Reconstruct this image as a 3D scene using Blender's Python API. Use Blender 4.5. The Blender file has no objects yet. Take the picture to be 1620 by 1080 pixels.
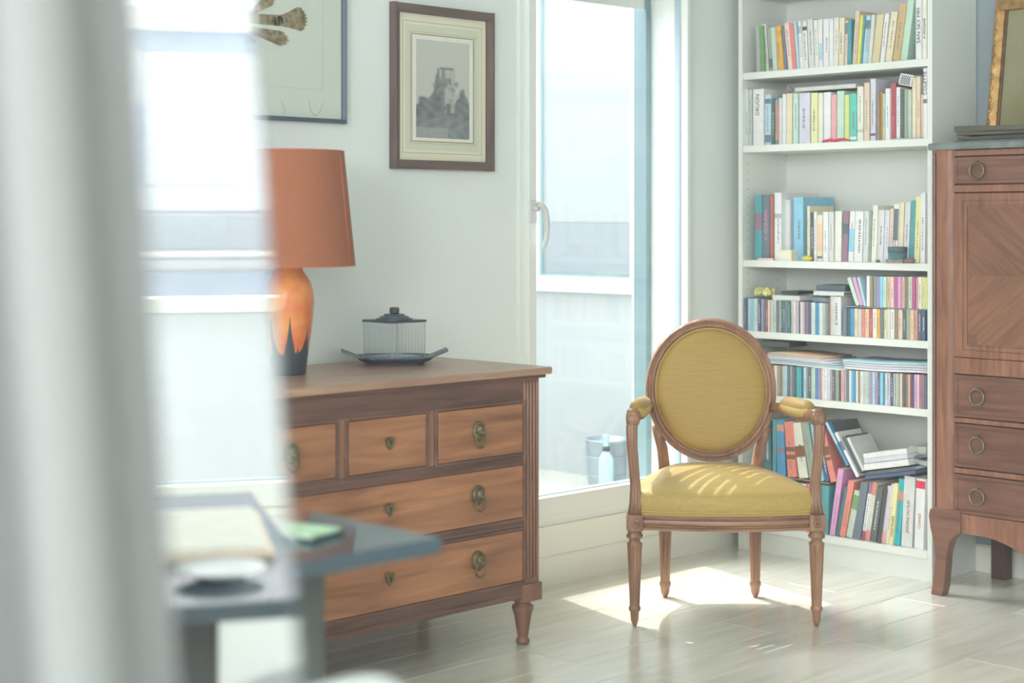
import bpy, math, random
from mathutils import Vector, Matrix
random.seed(7)
S = bpy.context.scene
COL = S.collection
PI = math.pi
# ------------------------------------------------------------------ camera, sky, sun, exposure
FPX, CX, CY = 2640.0, 810.0, 350.0           # focal length and horizon in a 1620 x 1080 frame
FW = (0.700, 0.714); CAM = (0.0, -4.023, 1.25)
cd = bpy.data.cameras.new('camera'); cam = bpy.data.objects.new('camera', cd); COL.objects.link(cam)
cam.location = CAM
cam.rotation_euler = (PI/2, 0, -math.atan2(FW[0], FW[1]))
cd.sensor_width = 36; cd.lens = FPX*36/1620; cd.shift_y = -(540-CY)/1620
cd.dof.use_dof = True; cd.dof.focus_distance = 5.5; cd.dof.aperture_fstop = 2.2
cd.clip_start = 0.05
S.camera = cam
S.view_settings.view_transform = 'Standard'; S.view_settings.look = 'None'
S.view_settings.gamma = 1; S.view_settings.use_curve_mapping = False
S.view_settings.exposure = 0.95
S.cycles.use_denoising = True
S.cycles.max_bounces = 10; S.cycles.transparent_max_bounces = 16
S.cycles.sample_clamp_indirect = 6
w = bpy.data.worlds.new('sky'); S.world = w; w.use_nodes = True
nt = w.node_tree; bg = nt.nodes['Background']
tc = nt.nodes.new('ShaderNodeTexCoord'); sp = nt.nodes.new('ShaderNodeSeparateXYZ'); rp = nt.nodes.new('ShaderNodeValToRGB')
nt.links.new(tc.outputs['Generated'], sp.inputs[0]); nt.links.new(sp.outputs['Z'], rp.inputs[0]); nt.links.new(rp.outputs[0], bg.inputs[0])
rp.color_ramp.elements[0].position = 0.0; rp.color_ramp.elements[0].color = (0.98, 0.99, 1.0, 1)
rp.color_ramp.elements[1].position = 0.7; rp.color_ramp.elements[1].color = (0.90, 0.965, 1.0, 1)
bg.inputs[1].default_value = 1.7
sl = bpy.data.lights.new('sun', 'SUN'); sun = bpy.data.objects.new('sun', sl); COL.objects.link(sun)
sl.energy = 2.6; sl.angle = math.radians(0.2); sl.color = (1, 0.95, 0.86)
sun.rotation_euler = Vector((0.10, 0.40, 0.78)).to_track_quat('Z', 'Y').to_euler()
# fill lamps added out of view to brighten the room
def area(name, loc, aim, sx, sy, e, col, spread=180):
    l = bpy.data.lights.new(name, 'AREA'); o = bpy.data.objects.new(name, l); COL.objects.link(o)
    l.shape = 'RECTANGLE'; l.size = sx; l.size_y = sy; l.energy = e; l.color = col; l.spread = math.radians(spread)
    o.location = loc; o.rotation_euler = (Vector(loc)-Vector(aim)).to_track_quat('Z', 'Y').to_euler()
area('fill_lamp_rear', (-1.6, -4.2, 2.3), (4.2, -1.3, 0.1), 3.0, 1.6, 150, (0.92, 0.98, 1.0))  # unseen fill lamp added behind the camera
area('sky_fill_over_terrace', (4.35, 1.75, 3.7), (4.3, -1.0, 0.1), 1.9, 1.6, 27, (0.95, 0.99, 1.0), 62)  # lamp added above the view, strengthens sky light through the narrow window
area('fill_lamp_right', (1.2, -6.2, 1.3), (3.2, 0, 0.5), 3.0, 2.0, 26, (0.92, 0.98, 1.0))  # unseen fill lamp added at camera right

# ------------------------------------------------------------------ pixel geometry -> metres
def ray(px):
    t = (px-CX)/FPX
    return (FW[0]+FW[1]*t, FW[1]-FW[0]*t)
def yX(px, x): d = ray(px); s = x/d[0]; return s*d[1]+CAM[1]        # world y on plane x
def zX(px, py, x): s = x/ray(px)[0]; return CAM[2]+(CY-py)*s/FPX
def xY(px, y): d = ray(px); s = (y-CAM[1])/d[1]; return s*d[0]
def zY(px, py, y): s = (y-CAM[1])/ray(px)[1]; return CAM[2]+(CY-py)*s/FPX

# ------------------------------------------------------------------ materials
def lin(c): c /= 255.0; return c/12.92 if c <= 0.04045 else ((c+0.055)/1.055)**2.4
def C(r, g, b, k=1.15): return tuple(min(0.88, lin(v)*k) for v in (r, g, b))+(1,)
def base(name):
    m = bpy.data.materials.new(name); m.use_nodes = True
    return m, m.node_tree, m.node_tree.nodes['Principled BSDF']
def N(nt, t, **kw):
    n = nt.nodes.new(t)
    for k, v in kw.items(): setattr(n, k, v)
    return n
def bump(nt, b, src, strength, dist=0.002):
    n = N(nt, 'ShaderNodeBump'); n.inputs['Strength'].default_value = strength; n.inputs['Distance'].default_value = dist
    nt.links.new(src, n.inputs['Height']); nt.links.new(n.outputs[0], b.inputs['Normal'])
def paint(name, c, rough=0.5, var=0.06, scale=6, metal=0, bmp=0.0, spec=0.5, stretch=(1, 1, 1)):
    m, nt, b = base(name)
    tcn = N(nt, 'ShaderNodeTexCoord'); mp = N(nt, 'ShaderNodeMapping'); mp.inputs['Scale'].default_value = stretch
    nz = N(nt, 'ShaderNodeTexNoise'); nz.inputs['Scale'].default_value = scale; nz.inputs['Detail'].default_value = 4
    nt.links.new(tcn.outputs['Object'], mp.inputs[0]); nt.links.new(mp.outputs[0], nz.inputs[0])
    r = N(nt, 'ShaderNodeValToRGB'); r.color_ramp.elements[0].position = .3; r.color_ramp.elements[1].position = .7
    r.color_ramp.elements[0].color = tuple(v*(1-var) for v in c[:3])+(1,); r.color_ramp.elements[1].color = tuple(min(.92, v*(1+var)) for v in c[:3])+(1,)
    nt.links.new(nz.outputs[0], r.inputs[0]); nt.links.new(r.outputs[0], b.inputs['Base Color'])
    b.inputs['Roughness'].default_value = rough; b.inputs['Metallic'].default_value = metal; b.inputs['Specular IOR Level'].default_value = spec
    if bmp: bump(nt, b, nz.outputs[0], bmp)
    return m
def wood(name, c1, c2, axis=0, scale=5, rough=0.38, rnd=0.0, stretch=14, rot=0.0, patch=0.0, bmp=.12):
    m, nt, b = base(name)
    tcn = N(nt, 'ShaderNodeTexCoord'); mp = N(nt, 'ShaderNodeMapping'); sc = [stretch]*3; sc[axis] = 1.0
    mp0 = N(nt, 'ShaderNodeMapping'); mp0.inputs['Rotation'].default_value = (rot, 0, 0)
    mp.inputs['Scale'].default_value = sc
    nt.links.new(tcn.outputs['Object'], mp0.inputs[0])
    src = mp0.outputs[0]
    oi = N(nt, 'ShaderNodeObjectInfo')
    if rnd:
        ad = N(nt, 'ShaderNodeVectorMath', operation='ADD'); ml = N(nt, 'ShaderNodeVectorMath', operation='SCALE')
        cx = N(nt, 'ShaderNodeCombineXYZ')
        for i in range(3): nt.links.new(oi.outputs['Random'], cx.inputs[i])
        nt.links.new(cx.outputs[0], ml.inputs[0]); ml.inputs['Scale'].default_value = 37
        nt.links.new(src, ad.inputs[0]); nt.links.new(ml.outputs[0], ad.inputs[1]); src = ad.outputs[0]
    nt.links.new(src, mp.inputs[0])
    nz = N(nt, 'ShaderNodeTexNoise'); nz.inputs['Scale'].default_value = scale; nz.inputs['Detail'].default_value = 7; nz.inputs['Distortion'].default_value = .6
    nt.links.new(mp.outputs[0], nz.inputs[0])
    n2 = N(nt, 'ShaderNodeTexNoise'); n2.inputs['Scale'].default_value = scale*.7; n2.inputs['Detail'].default_value = 2
    nt.links.new(src, n2.inputs[0])
    mx = N(nt, 'ShaderNodeMath', operation='MULTIPLY_ADD'); nt.links.new(n2.outputs[0], mx.inputs[0]); mx.inputs[1].default_value = .5
    nt.links.new(nz.outputs[0], mx.inputs[2])
    r = N(nt, 'ShaderNodeValToRGB'); r.color_ramp.elements[0].position = .5; r.color_ramp.elements[1].position = 1.0
    r.color_ramp.elements[0].color = c1; r.color_ramp.elements[1].color = c2
    nt.links.new(mx.outputs[0], r.inputs[0]); out = r.outputs[0]
    if rnd:
        h = N(nt, 'ShaderNodeHueSaturation'); mr = N(nt, 'ShaderNodeMapRange')
        mr.inputs['To Min'].default_value = 1-rnd; mr.inputs['To Max'].default_value = 1+rnd
        nt.links.new(oi.outputs['Random'], mr.inputs['Value']); nt.links.new(mr.outputs[0], h.inputs['Value']); nt.links.new(out, h.inputs['Color']); out = h.outputs[0]
    nt.links.new(out, b.inputs['Base Color']); b.inputs['Roughness'].default_value = rough
    bump(nt, b, nz.outputs[0], bmp, .001)
    return m
def fabric(name, c, c2, scale=260, rough=0.85, sheen=.2, weave=(1, 1, 1), bmp=.25, trans=0):
    m, nt, b = base(name)
    tcn = N(nt, 'ShaderNodeTexCoord'); mp = N(nt, 'ShaderNodeMapping'); mp.inputs['Scale'].default_value = weave
    nz = N(nt, 'ShaderNodeTexNoise'); nz.inputs['Scale'].default_value = scale; nz.inputs['Detail'].default_value = 3
    nt.links.new(tcn.outputs['Object'], mp.inputs[0]); nt.links.new(mp.outputs[0], nz.inputs[0])
    r = N(nt, 'ShaderNodeValToRGB'); r.color_ramp.elements[0].position = .3; r.color_ramp.elements[1].position = .7
    r.color_ramp.elements[0].color = c2; r.color_ramp.elements[1].color = c
    nt.links.new(nz.outputs[0], r.inputs[0]); nt.links.new(r.outputs[0], b.inputs['Base Color'])
    b.inputs['Roughness'].default_value = rough; b.inputs['Sheen Weight'].default_value = sheen
    bump(nt, b, nz.outputs[0], bmp, .0006)
    if trans:
        tr = N(nt, 'ShaderNodeBsdfTranslucent'); nt.links.new(r.outputs[0], tr.inputs[0]); mxs = N(nt, 'ShaderNodeMixShader'); mxs.inputs[0].default_value = trans
        o = nt.nodes['Material Output']; nt.links.new(b.outputs[0], mxs.inputs[1]); nt.links.new(tr.outputs[0], mxs.inputs[2]); nt.links.new(mxs.outputs[0], o.inputs[0])
    return m
def pane_glass(name, refl, tint=(1, 1, 1, 1), rough=0.0, fres=False):
    m, nt, b = base(name); nt.nodes.remove(b)
    g = N(nt, 'ShaderNodeBsdfGlossy'); g.inputs['Roughness'].default_value = rough; t = N(nt, 'ShaderNodeBsdfTransparent'); t.inputs[0].default_value = tint
    mx = N(nt, 'ShaderNodeMixShader'); mx.inputs[0].default_value = refl
    if fres:
        f = N(nt, 'ShaderNodeLayerWeight'); f.inputs[0].default_value = .5; p = N(nt, 'ShaderNodeMath', operation='POWER'); p.inputs[1].default_value = 5
        a = N(nt, 'ShaderNodeMath', operation='MULTIPLY_ADD', use_clamp=True); a.inputs[1].default_value = .9; a.inputs[2].default_value = refl+.02
        nt.links.new(f.outputs['Facing'], p.inputs[0]); nt.links.new(p.outputs[0], a.inputs[0]); nt.links.new(a.outputs[0], mx.inputs[0])
    nt.links.new(t.outputs[0], mx.inputs[1]); nt.links.new(g.outputs[0], mx.inputs[2]); nt.links.new(mx.outputs[0], nt.nodes['Material Output'].inputs[0])
    return m
M = {}
M['wall'] = paint('wall_paint', C(222, 228, 225, 1.12), .9, .015, 3)
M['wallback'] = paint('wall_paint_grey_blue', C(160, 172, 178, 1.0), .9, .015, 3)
M['white'] = paint('white_lacquer', C(232, 236, 230, 1.05), .45, .01, 3)
M['trim'] = paint('window_trim_white', C(232, 236, 230, 1.05), .35, .01, 3)
M['warmwhite'] = paint('white_baseboard', C(238, 236, 222, 1.08), .5, .01, 3)
M['plank'] = wood('pale_oak_plank', C(216, 212, 196, 1.0), C(244, 240, 226, 1.0), 0, 2.2, .24, .05, 9, bmp=.05)
_b = M['plank'].node_tree.nodes['Principled BSDF']; _b.inputs['Coat Weight'].default_value = .6; _b.inputs['Coat Roughness'].default_value = .2; _b.inputs['Coat IOR'].default_value = 1.6
M['subfloor'] = paint('subfloor', C(120, 108, 90, 1), .8, .05, 4)
M['dress'] = wood('cherry_wood', C(118, 76, 54), C(184, 128, 90), 0, 3.2, .36, 0, 10)
M['dressd'] = wood('cherry_wood_dark_moulding', C(84, 60, 52), C(126, 92, 78), 0, 4, .38, 0, 12)
M['dressv'] = wood('cherry_wood_upright', C(104, 72, 58), C(150, 108, 86), 2, 4, .36, 0, 14)
M['joint'] = paint('dark_joint_line', C(66, 42, 34), .7, .05)
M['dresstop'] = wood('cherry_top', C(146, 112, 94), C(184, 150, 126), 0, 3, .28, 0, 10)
M['brass'] = paint('aged_brass', C(112, 102, 74), .5, .4, 60, .55, .3)
M['hole'] = paint('keyhole_black', C(40, 34, 30), .8, .02)
M['chairwood'] = wood('waxed_beech', C(118, 84, 64), C(170, 128, 100), 2, 6, .36, 0, 9)
M['chairwoodh'] = wood('waxed_beech_rail', C(118, 84, 64), C(170, 128, 100), 0, 6, .36, 0, 9)
M['yellow'] = fabric('yellow_silk_rep', C(190, 156, 84, .98), C(174, 140, 68, .98), 120, .55, .12, (.12, .12, 3.2), .2)
M['yellowseat'] = fabric('yellow_silk_seat', C(198, 170, 96, .92), C(186, 156, 80, .92), 120, .5, .12, (.15, 3, 1), .2)
M['gimp'] = paint('pale_yellow_gimp_braid', C(198, 172, 106), .7, .1, 200)
M['sec'] = wood('mahogany_veneer', C(96, 66, 56), C(138, 98, 82), 1, 4, .34, 0, 12)
M['secv'] = wood('mahogany_cross_banding', C(114, 76, 60), C(160, 114, 92), 2, 7, .34, 0, 9)
M['secdark'] = paint('mahogany_dark', C(84, 56, 46), .5, .1, 8)
M['secq1'] = wood('quarter_veneer_rising', C(112, 76, 60), C(150, 108, 84), 1, 5, .34, 0, 14, math.radians(40))
M['secq2'] = wood('quarter_veneer_falling', C(104, 70, 56), C(142, 100, 80), 1, 5, .34, 0, 14, math.radians(-40))
M['iron'] = paint('grey_pewter_ring', C(122, 112, 100), .35, .1, 40, .8)
M['marble'] = paint('grey_marble', C(120, 128, 126, 1.1), .3, .28, 22)
M['terrac'] = paint('terrace_tile', C(190, 190, 182), .7, .05)
M['terrwall'] = paint('terrace_render_white', C(196, 204, 206, .85), .9, .015, 4)
M['facade'] = paint('facade_white', C(232, 238, 242, .92), .9, .015, 4)
M['teal'] = paint('teal_grey_tile', C(126, 152, 158, 1.0), .35, .06, 6)
M['teal2'] = paint('pale_teal_tile', C(146, 178, 182), .35, .06, 6)
M['gasket'] = paint('blue_grey_gasket', C(168, 186, 196), .5, .03)
M['blind'] = paint('pale_blue_blind', C(190, 200, 206, .9), .5, .02, 3)
M['blind2'] = paint('grey_blue_blind', C(168, 180, 186, .9), .5, .02, 3)
M['zinc'] = paint('galvanised_zinc', C(168, 182, 190), .4, .12, 20, .6)
M['bottle'] = paint('pale_blue_glass_bottle', C(170, 196, 206), .15, .03, 4)
M['shade'] = fabric('orange_linen_shade', C(204, 138, 106, .95), C(190, 122, 92, .95), 320, .85, .1, (1, 1, 1), .3, .35)
M['shadein'] = paint('shade_lining_white', C(225, 215, 205), .8, .02)
M['shadetrim'] = paint('shade_seam', C(186, 108, 76), .8, .03)
M['pewtertray'] = paint('dark_pewter', C(84, 92, 104), .35, .12, 30, .55)
M['pewterknob'] = paint('dark_wood_knob', C(72, 62, 62), .4, .1)
M['frame'] = wood('walnut_frame', C(88, 74, 70), C(118, 100, 94), 2, 6, .5, 0, 8)
M['frameh'] = wood('walnut_frame_h', C(88, 74, 70), C(118, 100, 94), 0, 6, .5, 0, 8)
M['frameblue'] = paint('slate_blue_frame', C(74, 90, 102), .4, .05)
M['matcream'] = paint('cream_mat_board', C(226, 222, 198), .9, .02, 5)
M['matgreen'] = paint('pale_green_wash', C(208, 210, 190), .9, .02, 5)
M['matwhite'] = paint('white_bevel_mat', C(228, 228, 218), .9, .02)
M['matline'] = paint('mat_ruled_line', C(150, 148, 130), .9, .02)
M['matgold'] = paint('mat_bronze_line', C(168, 148, 112), .6, .05)
M['herbmat'] = paint('pale_sage_backing', C(204, 211, 200), .9, .02, 3)
M['herbline'] = paint('sage_ruled_line', C(184, 188, 170), .9, .02, 3)
M['gold'] = paint('aged_gilt', C(178, 140, 90), .4, .4, 28, .55, .5)
M['golddk'] = paint('gilt_inner_dark', C(120, 92, 66), .5, .3, 28, .4)
M['curtain'] = fabric('grey_white_linen_curtain', C(138, 139, 138, .9), C(128, 129, 128, .9), 300, .9, .1, (1, 1, 1), .15, .12)
M['tabletop'] = paint('dark_slate_glass_top', C(66, 82, 92), .06, .04, 4, spec=.9)
M['tableleg'] = paint('dark_grey_metal', C(84, 88, 86), .45, .05)
M['plastic'] = paint('white_moulded_plastic', C(222, 232, 226), .35, .01)
M['paper'] = paint('white_paper', C(228, 230, 228), .8, .03, 20)
M['greenmag'] = paint('pale_green_print', C(178, 212, 178), .5, .15, 30)
M['darkcover'] = paint('dark_blue_grey_cover', C(64, 70, 78), .5, .08)
M['pages'] = paint('page_block', C(222, 212, 186), .9, .08, 4, stretch=(1, 60, 1))
M['ink'] = paint('dark_print', C(70, 76, 84), .7, .05)
M['inkpale'] = paint('grey_print', C(132, 138, 142), .7, .05)
M['inkpink'] = paint('pink_print', C(232, 150, 180), .7, .05)
M['inkwhite'] = paint('white_print', C(235, 232, 228), .7, .02)
M['inkbrown'] = paint('brown_print', C(136, 96, 72), .7, .15, 60)
M['inkred'] = paint('red_print', C(220, 70, 96), .7, .05)
M['clear'] = pane_glass('window_glass', .02, (.985, .985, .985, 1), fres=True)
M['screen'] = pane_glass('coated_reflective_glass', .80, (.93, .97, .98, 1))
M['pictglass'] = pane_glass('picture_glass', .0, (1, 1, 1, 1), fres=True)
M['ribbed'] = pane_glass('ribbed_glass', .06, (.93, .945, .95, 1), .05, True)
M['bluewin'] = paint('facade_blue_shutter', C(176, 190, 206), .4, .05, 3)
M['greywin'] = paint('facade_grey_window', C(206, 214, 216), .3, .05, 3)
M['tree'] = paint('facade_dark_line', C(140, 148, 156), .7, .1)
M['ground'] = paint('street_ground', C(190, 190, 186), .9, .05, .3)
PAL = {'white': (234, 234, 228), 'ivory': (226, 224, 208), 'cream': (226, 212, 180), 'pale grey': (206, 208, 206), 'grey': (168, 172, 170),
 'green': (104, 150, 88), 'sage': (142, 160, 142), 'pale sage': (188, 202, 184), 'orange': (238, 166, 62), 'teal': (72, 148, 158), 'dark teal': (60, 106, 116),
 'coral': (226, 124, 110), 'pale blue': (170, 204, 218), 'sky blue': (128, 192, 222), 'blue': (64, 140, 190), 'navy': (64, 82, 118), 'pale pink': (228, 198, 190),
 'pink': (222, 160, 160), 'mauve pink': (216, 150, 200), 'yellow': (232, 212, 92), 'pale yellow': (228, 222, 158), 'sand': (212, 196, 152), 'tan': (196, 164, 112),
 'mint': (186, 216, 198), 'lavender': (206, 204, 220), 'salmon': (206, 140, 122), 'turquoise': (84, 190, 172), 'bright turquoise': (40, 176, 196), 'lime': (206, 212, 128),
 'beige': (218, 196, 172), 'ochre': (204, 152, 72), 'crimson': (178, 76, 84), 'slate': (96, 110, 124), 'brick': (168, 94, 80), 'plum': (138, 104, 124),
 'dark slate': (74, 86, 94), 'black': (62, 62, 66), 'charcoal': (84, 88, 88), 'brown': (146, 122, 104), 'magenta': (180, 84, 140), 'violet': (150, 132, 182),
 'peach': (240, 190, 150), 'dark green': (66, 96, 84), 'burgundy': (134, 62, 78)}
for k, v in list(PAL.items()): M['b_'+k] = paint('cover_'+k.replace(' ', '_'), C(*[c*.86+.14*g for c, g in zip(v, (222, 226, 222))]), .5, .07, 30)

# ------------------------------------------------------------------ mesh helpers
class MB:
    def __init__(s): s.v = []; s.f = []; s.sm = []; s.mi = []; s.cur = 0
    def add(s, vs, fs, smooth=False):
        o = len(s.v); s.v += [tuple(v) for v in vs]
        for f in fs: s.f.append(tuple(i+o for i in f)); s.sm.append(smooth); s.mi.append(s.cur)
        return s
    def box(s, x0, x1, y0, y1, z0, z1):
        x0, x1 = min(x0, x1), max(x0, x1); y0, y1 = min(y0, y1), max(y0, y1); z0, z1 = min(z0, z1), max(z0, z1)
        return s.add([(x0, y0, z0), (x1, y0, z0), (x1, y1, z0), (x0, y1, z0), (x0, y0, z1), (x1, y0, z1), (x1, y1, z1), (x0, y1, z1)],
                     [(0, 3, 2, 1), (4, 5, 6, 7), (0, 1, 5, 4), (1, 2, 6, 5), (2, 3, 7, 6), (3, 0, 4, 7)])
    def lathe(s, prof, n=24, c=(0, 0, 0), smooth=True, sx=1, sy=1, mod=None, lean=(0, 0)):
        vs = []; k = len(prof)
        for (r, z) in prof:
            for j in range(n):
                a = 2*PI*j/n; rr = r*(mod(a, z) if mod else 1)
                vs.append((c[0]+rr*math.cos(a)*sx+lean[0]*z, c[1]+rr*math.sin(a)*sy+lean[1]*z, c[2]+z))
        fs = [(i*n+j, i*n+(j+1) % n, (i+1)*n+(j+1) % n, (i+1)*n+j) for i in range(k-1) for j in range(n)]
        fs += [tuple(range(n-1, -1, -1)), tuple(range((k-1)*n, k*n))]
        return s.add(vs, fs, smooth)
    def tube(s, pts, rad, n=10, closed=False, sq=None, smooth=True, mod=None):
        pts = [Vector(p) for p in pts]; k = len(pts)
        rad = rad if isinstance(rad, (list, tuple)) else [rad]*k
        vs = []; up = None
        for i in range(k):
            if closed: t = pts[(i+1) % k]-pts[i-1]
            else: t = pts[min(i+1, k-1)]-pts[max(i-1, 0)]
            t.normalize()
            if up is None: up = Vector((0, 0, 1)) if abs(t.z) < .9 else Vector((0, 1, 0))
            a = up-t*up.dot(t); a.normalize(); b = t.cross(a); up = a
            for j in range(n):
                th = 2*PI*j/n; cr = rad[i]*(mod(th) if mod else 1)
                ca, sa = math.cos(th), math.sin(th)
                if sq: e = 1/max(abs(ca), abs(sa))**sq; ca *= e; sa *= e
                vs.append(pts[i]+a*ca*cr+b*sa*cr)
        m = k if closed else k-1
        fs = [(i*n+j, i*n+(j+1) % n, ((i+1) % k)*n+(j+1) % n, ((i+1) % k)*n+j) for i in range(m) for j in range(n)]
        if not closed: fs += [tuple(range(n-1, -1, -1)), tuple(range((k-1)*n, k*n))]
        return s.add(vs, fs, smooth)
    def sweep(s, path, prof, frame, smooth=True):
        """closed path of points; frame(i)->(outward, up); prof closed list of (out, up)"""
        k = len(path); n = len(prof); vs = []
        for i, p in enumerate(path):
            o, u = frame(i)
            for (a, b) in prof: vs.append(Vector(p)+o*a+u*b)
        fs = [(i*n+j, i*n+(j+1) % n, ((i+1) % k)*n+(j+1) % n, ((i+1) % k)*n+j) for i in range(k) for j in range(n)]
        return s.add(vs, fs, smooth)
    def prism(s, pts, axis, a0, a1, smooth=False):
        def P(p, a): return (a, p[0], p[1]) if axis == 0 else ((p[0], a, p[1]) if axis == 1 else (p[0], p[1], a))
        n = len(pts)
        return s.add([P(p, a0) for p in pts]+[P(p, a1) for p in pts],
                     [tuple(range(n)), tuple(range(2*n-1, n-1, -1))]+[(i, i+n, (i+1) % n+n, (i+1) % n) for i in range(n)], smooth)
    def sphere(s, c, r, n=12, m=8, sx=1, sy=1, sz=1):
        prof = [(max(1e-4, r*math.sin(PI*i/m)), -r*math.cos(PI*i/m)*sz) for i in range(m+1)]
        return s.lathe(prof, n, c, True, sx, sy)
    def mesh(s, name, mats):
        me = bpy.data.meshes.new(name); me.from_pydata(s.v, [], s.f)
        me.polygons.foreach_set('use_smooth', s.sm); me.polygons.foreach_set('material_index', s.mi)
        for m in (mats if isinstance(mats, (list, tuple)) else [mats]): me.materials.append(m)
        me.validate(); me.update()
        import bmesh
        b = bmesh.new(); b.from_mesh(me); bmesh.ops.recalc_face_normals(b, faces=b.faces); b.to_mesh(me); b.free()
        return me
    def build(s, name, mats, parent=None, bevel=0, loc=None, rot=None, seg=2):
        return obj(name, s.mesh(name, mats), parent, bevel, loc, rot, seg)
def obj(name, me, parent=None, bevel=0, loc=None, rot=None, seg=2):
    o = bpy.data.objects.new(name, me); COL.objects.link(o)
    if parent: o.parent = parent
    if loc: o.location = loc
    if rot: o.rotation_euler = rot
    if bevel:
        b = o.modifiers.new('bevel', 'BEVEL'); b.width = bevel; b.segments = seg; b.limit_method = 'ANGLE'; b.angle_limit = math.radians(40)
    return o
def tag(o, label, cat, group=None):
    o['label'] = label; o['category'] = cat
    if group: o['group'] = group
    return o
def empty(name, label, cat, loc, rz=0, group=None):
    o = bpy.data.objects.new(name, None); COL.objects.link(o); o.empty_display_size = .05
    o.location = loc; o.rotation_euler = (0, 0, rz); return tag(o, label, cat, group)
def struct(o, label=None):
    o['kind'] = 'structure'
    if label: o['label'] = label
    return o
def bx(*a): return MB().box(*a)
def text_mesh(txt, size, mat, ext=.0004):
    c = bpy.data.curves.new('lettering', 'FONT'); c.body = txt; c.size = size; c.align_x = 'LEFT'; c.align_y = 'CENTER'; c.extrude = ext; c.resolution_u = 3
    o = bpy.data.objects.new('tmp', c); COL.objects.link(o); dg = bpy.context.evaluated_depsgraph_get(); dg.update()
    me = bpy.data.meshes.new_from_object(o.evaluated_get(dg)); bpy.data.objects.remove(o); me.materials.clear(); me.materials.append(mat)
    return me
SPINE_ROT = Matrix(((0, 0, -1), (0, 1, 0), (1, 0, 0))).to_euler()    # text runs upward on a plane facing -x

# ------------------------------------------------------------------ room shell
XB = 5.38; HC = 2.72
fl = struct(bx(-3.2, XB+.1, -6.4, .3, -.12, -.008).build('floor', M['subfloor']), 'pale oak plank floor of the room')
PL, PW = 1.29, .19
pm = bx(.001, PL-.0012, .001, PW-.0012, -.008, 0).mesh('plank', M['plank'])
r = 0; yy = -.001
while yy > -5.6:
    yy -= PW; off = (r*0.47 % 1)*PL; xx = -1.2-off; r += 1
    while xx < XB-.02:
        if xx+PL > XB-.002:
            obj('plank', bx(.001, XB-.002-xx, .001, PW-.0012, -.008, 0).mesh('plank', M['plank']), fl, .0012, (xx, yy, 0), seg=1)
        else: obj('plank', pm, fl, .0012, (xx, yy, 0), seg=1)
        xx += PL
W1 = (3.968, 4.872, .215, 2.66); W0 = (-.62, 1.42, .50, 2.35)
wl = MB()
wl.box(-3.2, W0[0], 0, .28, 0, HC).box(W0[0], W0[1], 0, .28, 0, W0[2]).box(W0[0], W0[1], 0, .28, W0[3], HC).box(W0[1], W1[0], 0, .28, 0, HC)
wl.box(W1[0], W1[1], 0, .28, 0, W1[2]).box(W1[0], W1[1], 0, .28, W1[3], HC).box(W1[1], XB+.12, 0, .28, 0, HC)
struct(wl.build('wall_left', M['wall']), 'white wall with the narrow window and the pictures')
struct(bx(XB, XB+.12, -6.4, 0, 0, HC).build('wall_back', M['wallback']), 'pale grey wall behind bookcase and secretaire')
struct(bx(-3.2, XB, -6.4, -6.28, 0, HC).build('wall_right', M['wall']), 'white wall on the right, out of frame')
struct(bx(-3.2, XB+.12, -6.4, .28, HC, HC+.12).build('ceiling', M['wall']), 'white ceiling')
# left baseboard (stops at bookcase), back baseboard
bb = MB(); bb.prism([(0, 0), (-.014, 0), (-.014, .088), (-.008, .096), (0, .096)], 0, 1.0, XB)
struct(bb.build('baseboard_left', M['warmwhite']), 'white baseboard under the window')
bb = MB(); bb.prism([(XB, 0), (XB-.014, 0), (XB-.014, .088), (XB-.008, .096), (XB, .096)], 1, -6.2, -.92)
struct(bb.build('baseboard_back', M['warmwhite']), 'white baseboard behind the secretaire')
struct(bx(3.90, XB-.3, -.006, 0, .096, .2).build('trim_1', M['warmwhite'], bevel=.002), 'pale panel under the window')

# window 1 : fixed frame, sash, handle, glass, roller shutter
def window(name, x0, x1, z0, z1, label, handle):
    e = bpy.data.objects.new(name, None); COL.objects.link(e); e.location = (0, 0, 0); struct(e, label)
    fr = MB(); a = .03
    fr.box(x0, x0+a, -.012, .10, z0, z1).box(x1-a, x1, -.012, .10, z0, z1).box(x0+a, x1-a, -.012, .10, z0, z0+a).box(x0+a, x1-a, -.012, .10, z1-a, z1)
    fr.build('outer_frame', M['trim'], e, .003)
    b = .030; s = MB(); X0, X1, Z0, Z1 = x0+a-.004, x1-a+.012, z0+a-.002, z1-a
    bw = (.020 if handle else .045)
    s.box(X0, X0+b+.008, -.03, .05, Z0, Z1).box(X1-bw, X1, -.03, .05, Z0, Z1).box(X0+b, X1-bw, -.03, .05, Z0, Z0+.062).box(X0+b, X1-bw, -.03, .05, Z1-b, Z1)
    s.build('sash', M['trim'], e, .004)
    g = MB(); g.box(X0+b+.008, X0+b+.013, .004, .03, Z0+.06, Z1-b).box(X1-bw-.005, X1-bw, .004, .03, Z0+.06, Z1-b).box(X0+b+.008, X1-bw, .004, .03, Z0+.06, Z0+.066)
    g.build('gasket', M['gasket'], e)
    bx(X0+b, X1-bw, .012, .018, Z0+.06, Z1-b).build('pane', M['clear'], e)
    if handle:
        hx = X0+b*.55; hz = zY(843, 330, -.03)
        h = MB(); h.box(hx-.014, hx+.014, -.038, -.030, hz-.05, hz+.03)
        h.tube([(hx, -.034, hz), (hx, -.058, hz)], .010, 10)
        h.tube([(hx-.004, -.062, hz+.014), (hx+.012, -.064, hz+.012), (hx+.026, -.066, hz-.006), (hx+.032, -.068, hz-.035), (hx+.034, -.068, hz-.07), (hx+.031, -.068, hz-.10), (hx+.022, -.066, hz-.125), (hx+.014, -.064, hz-.136)], [.010, .011, .011, .010, .009, .0085, .008, .006], 12)
        h.build('window_handle', paint('grey_white_handle', C(206, 208, 206), .35, .02), e)
    return e
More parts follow.
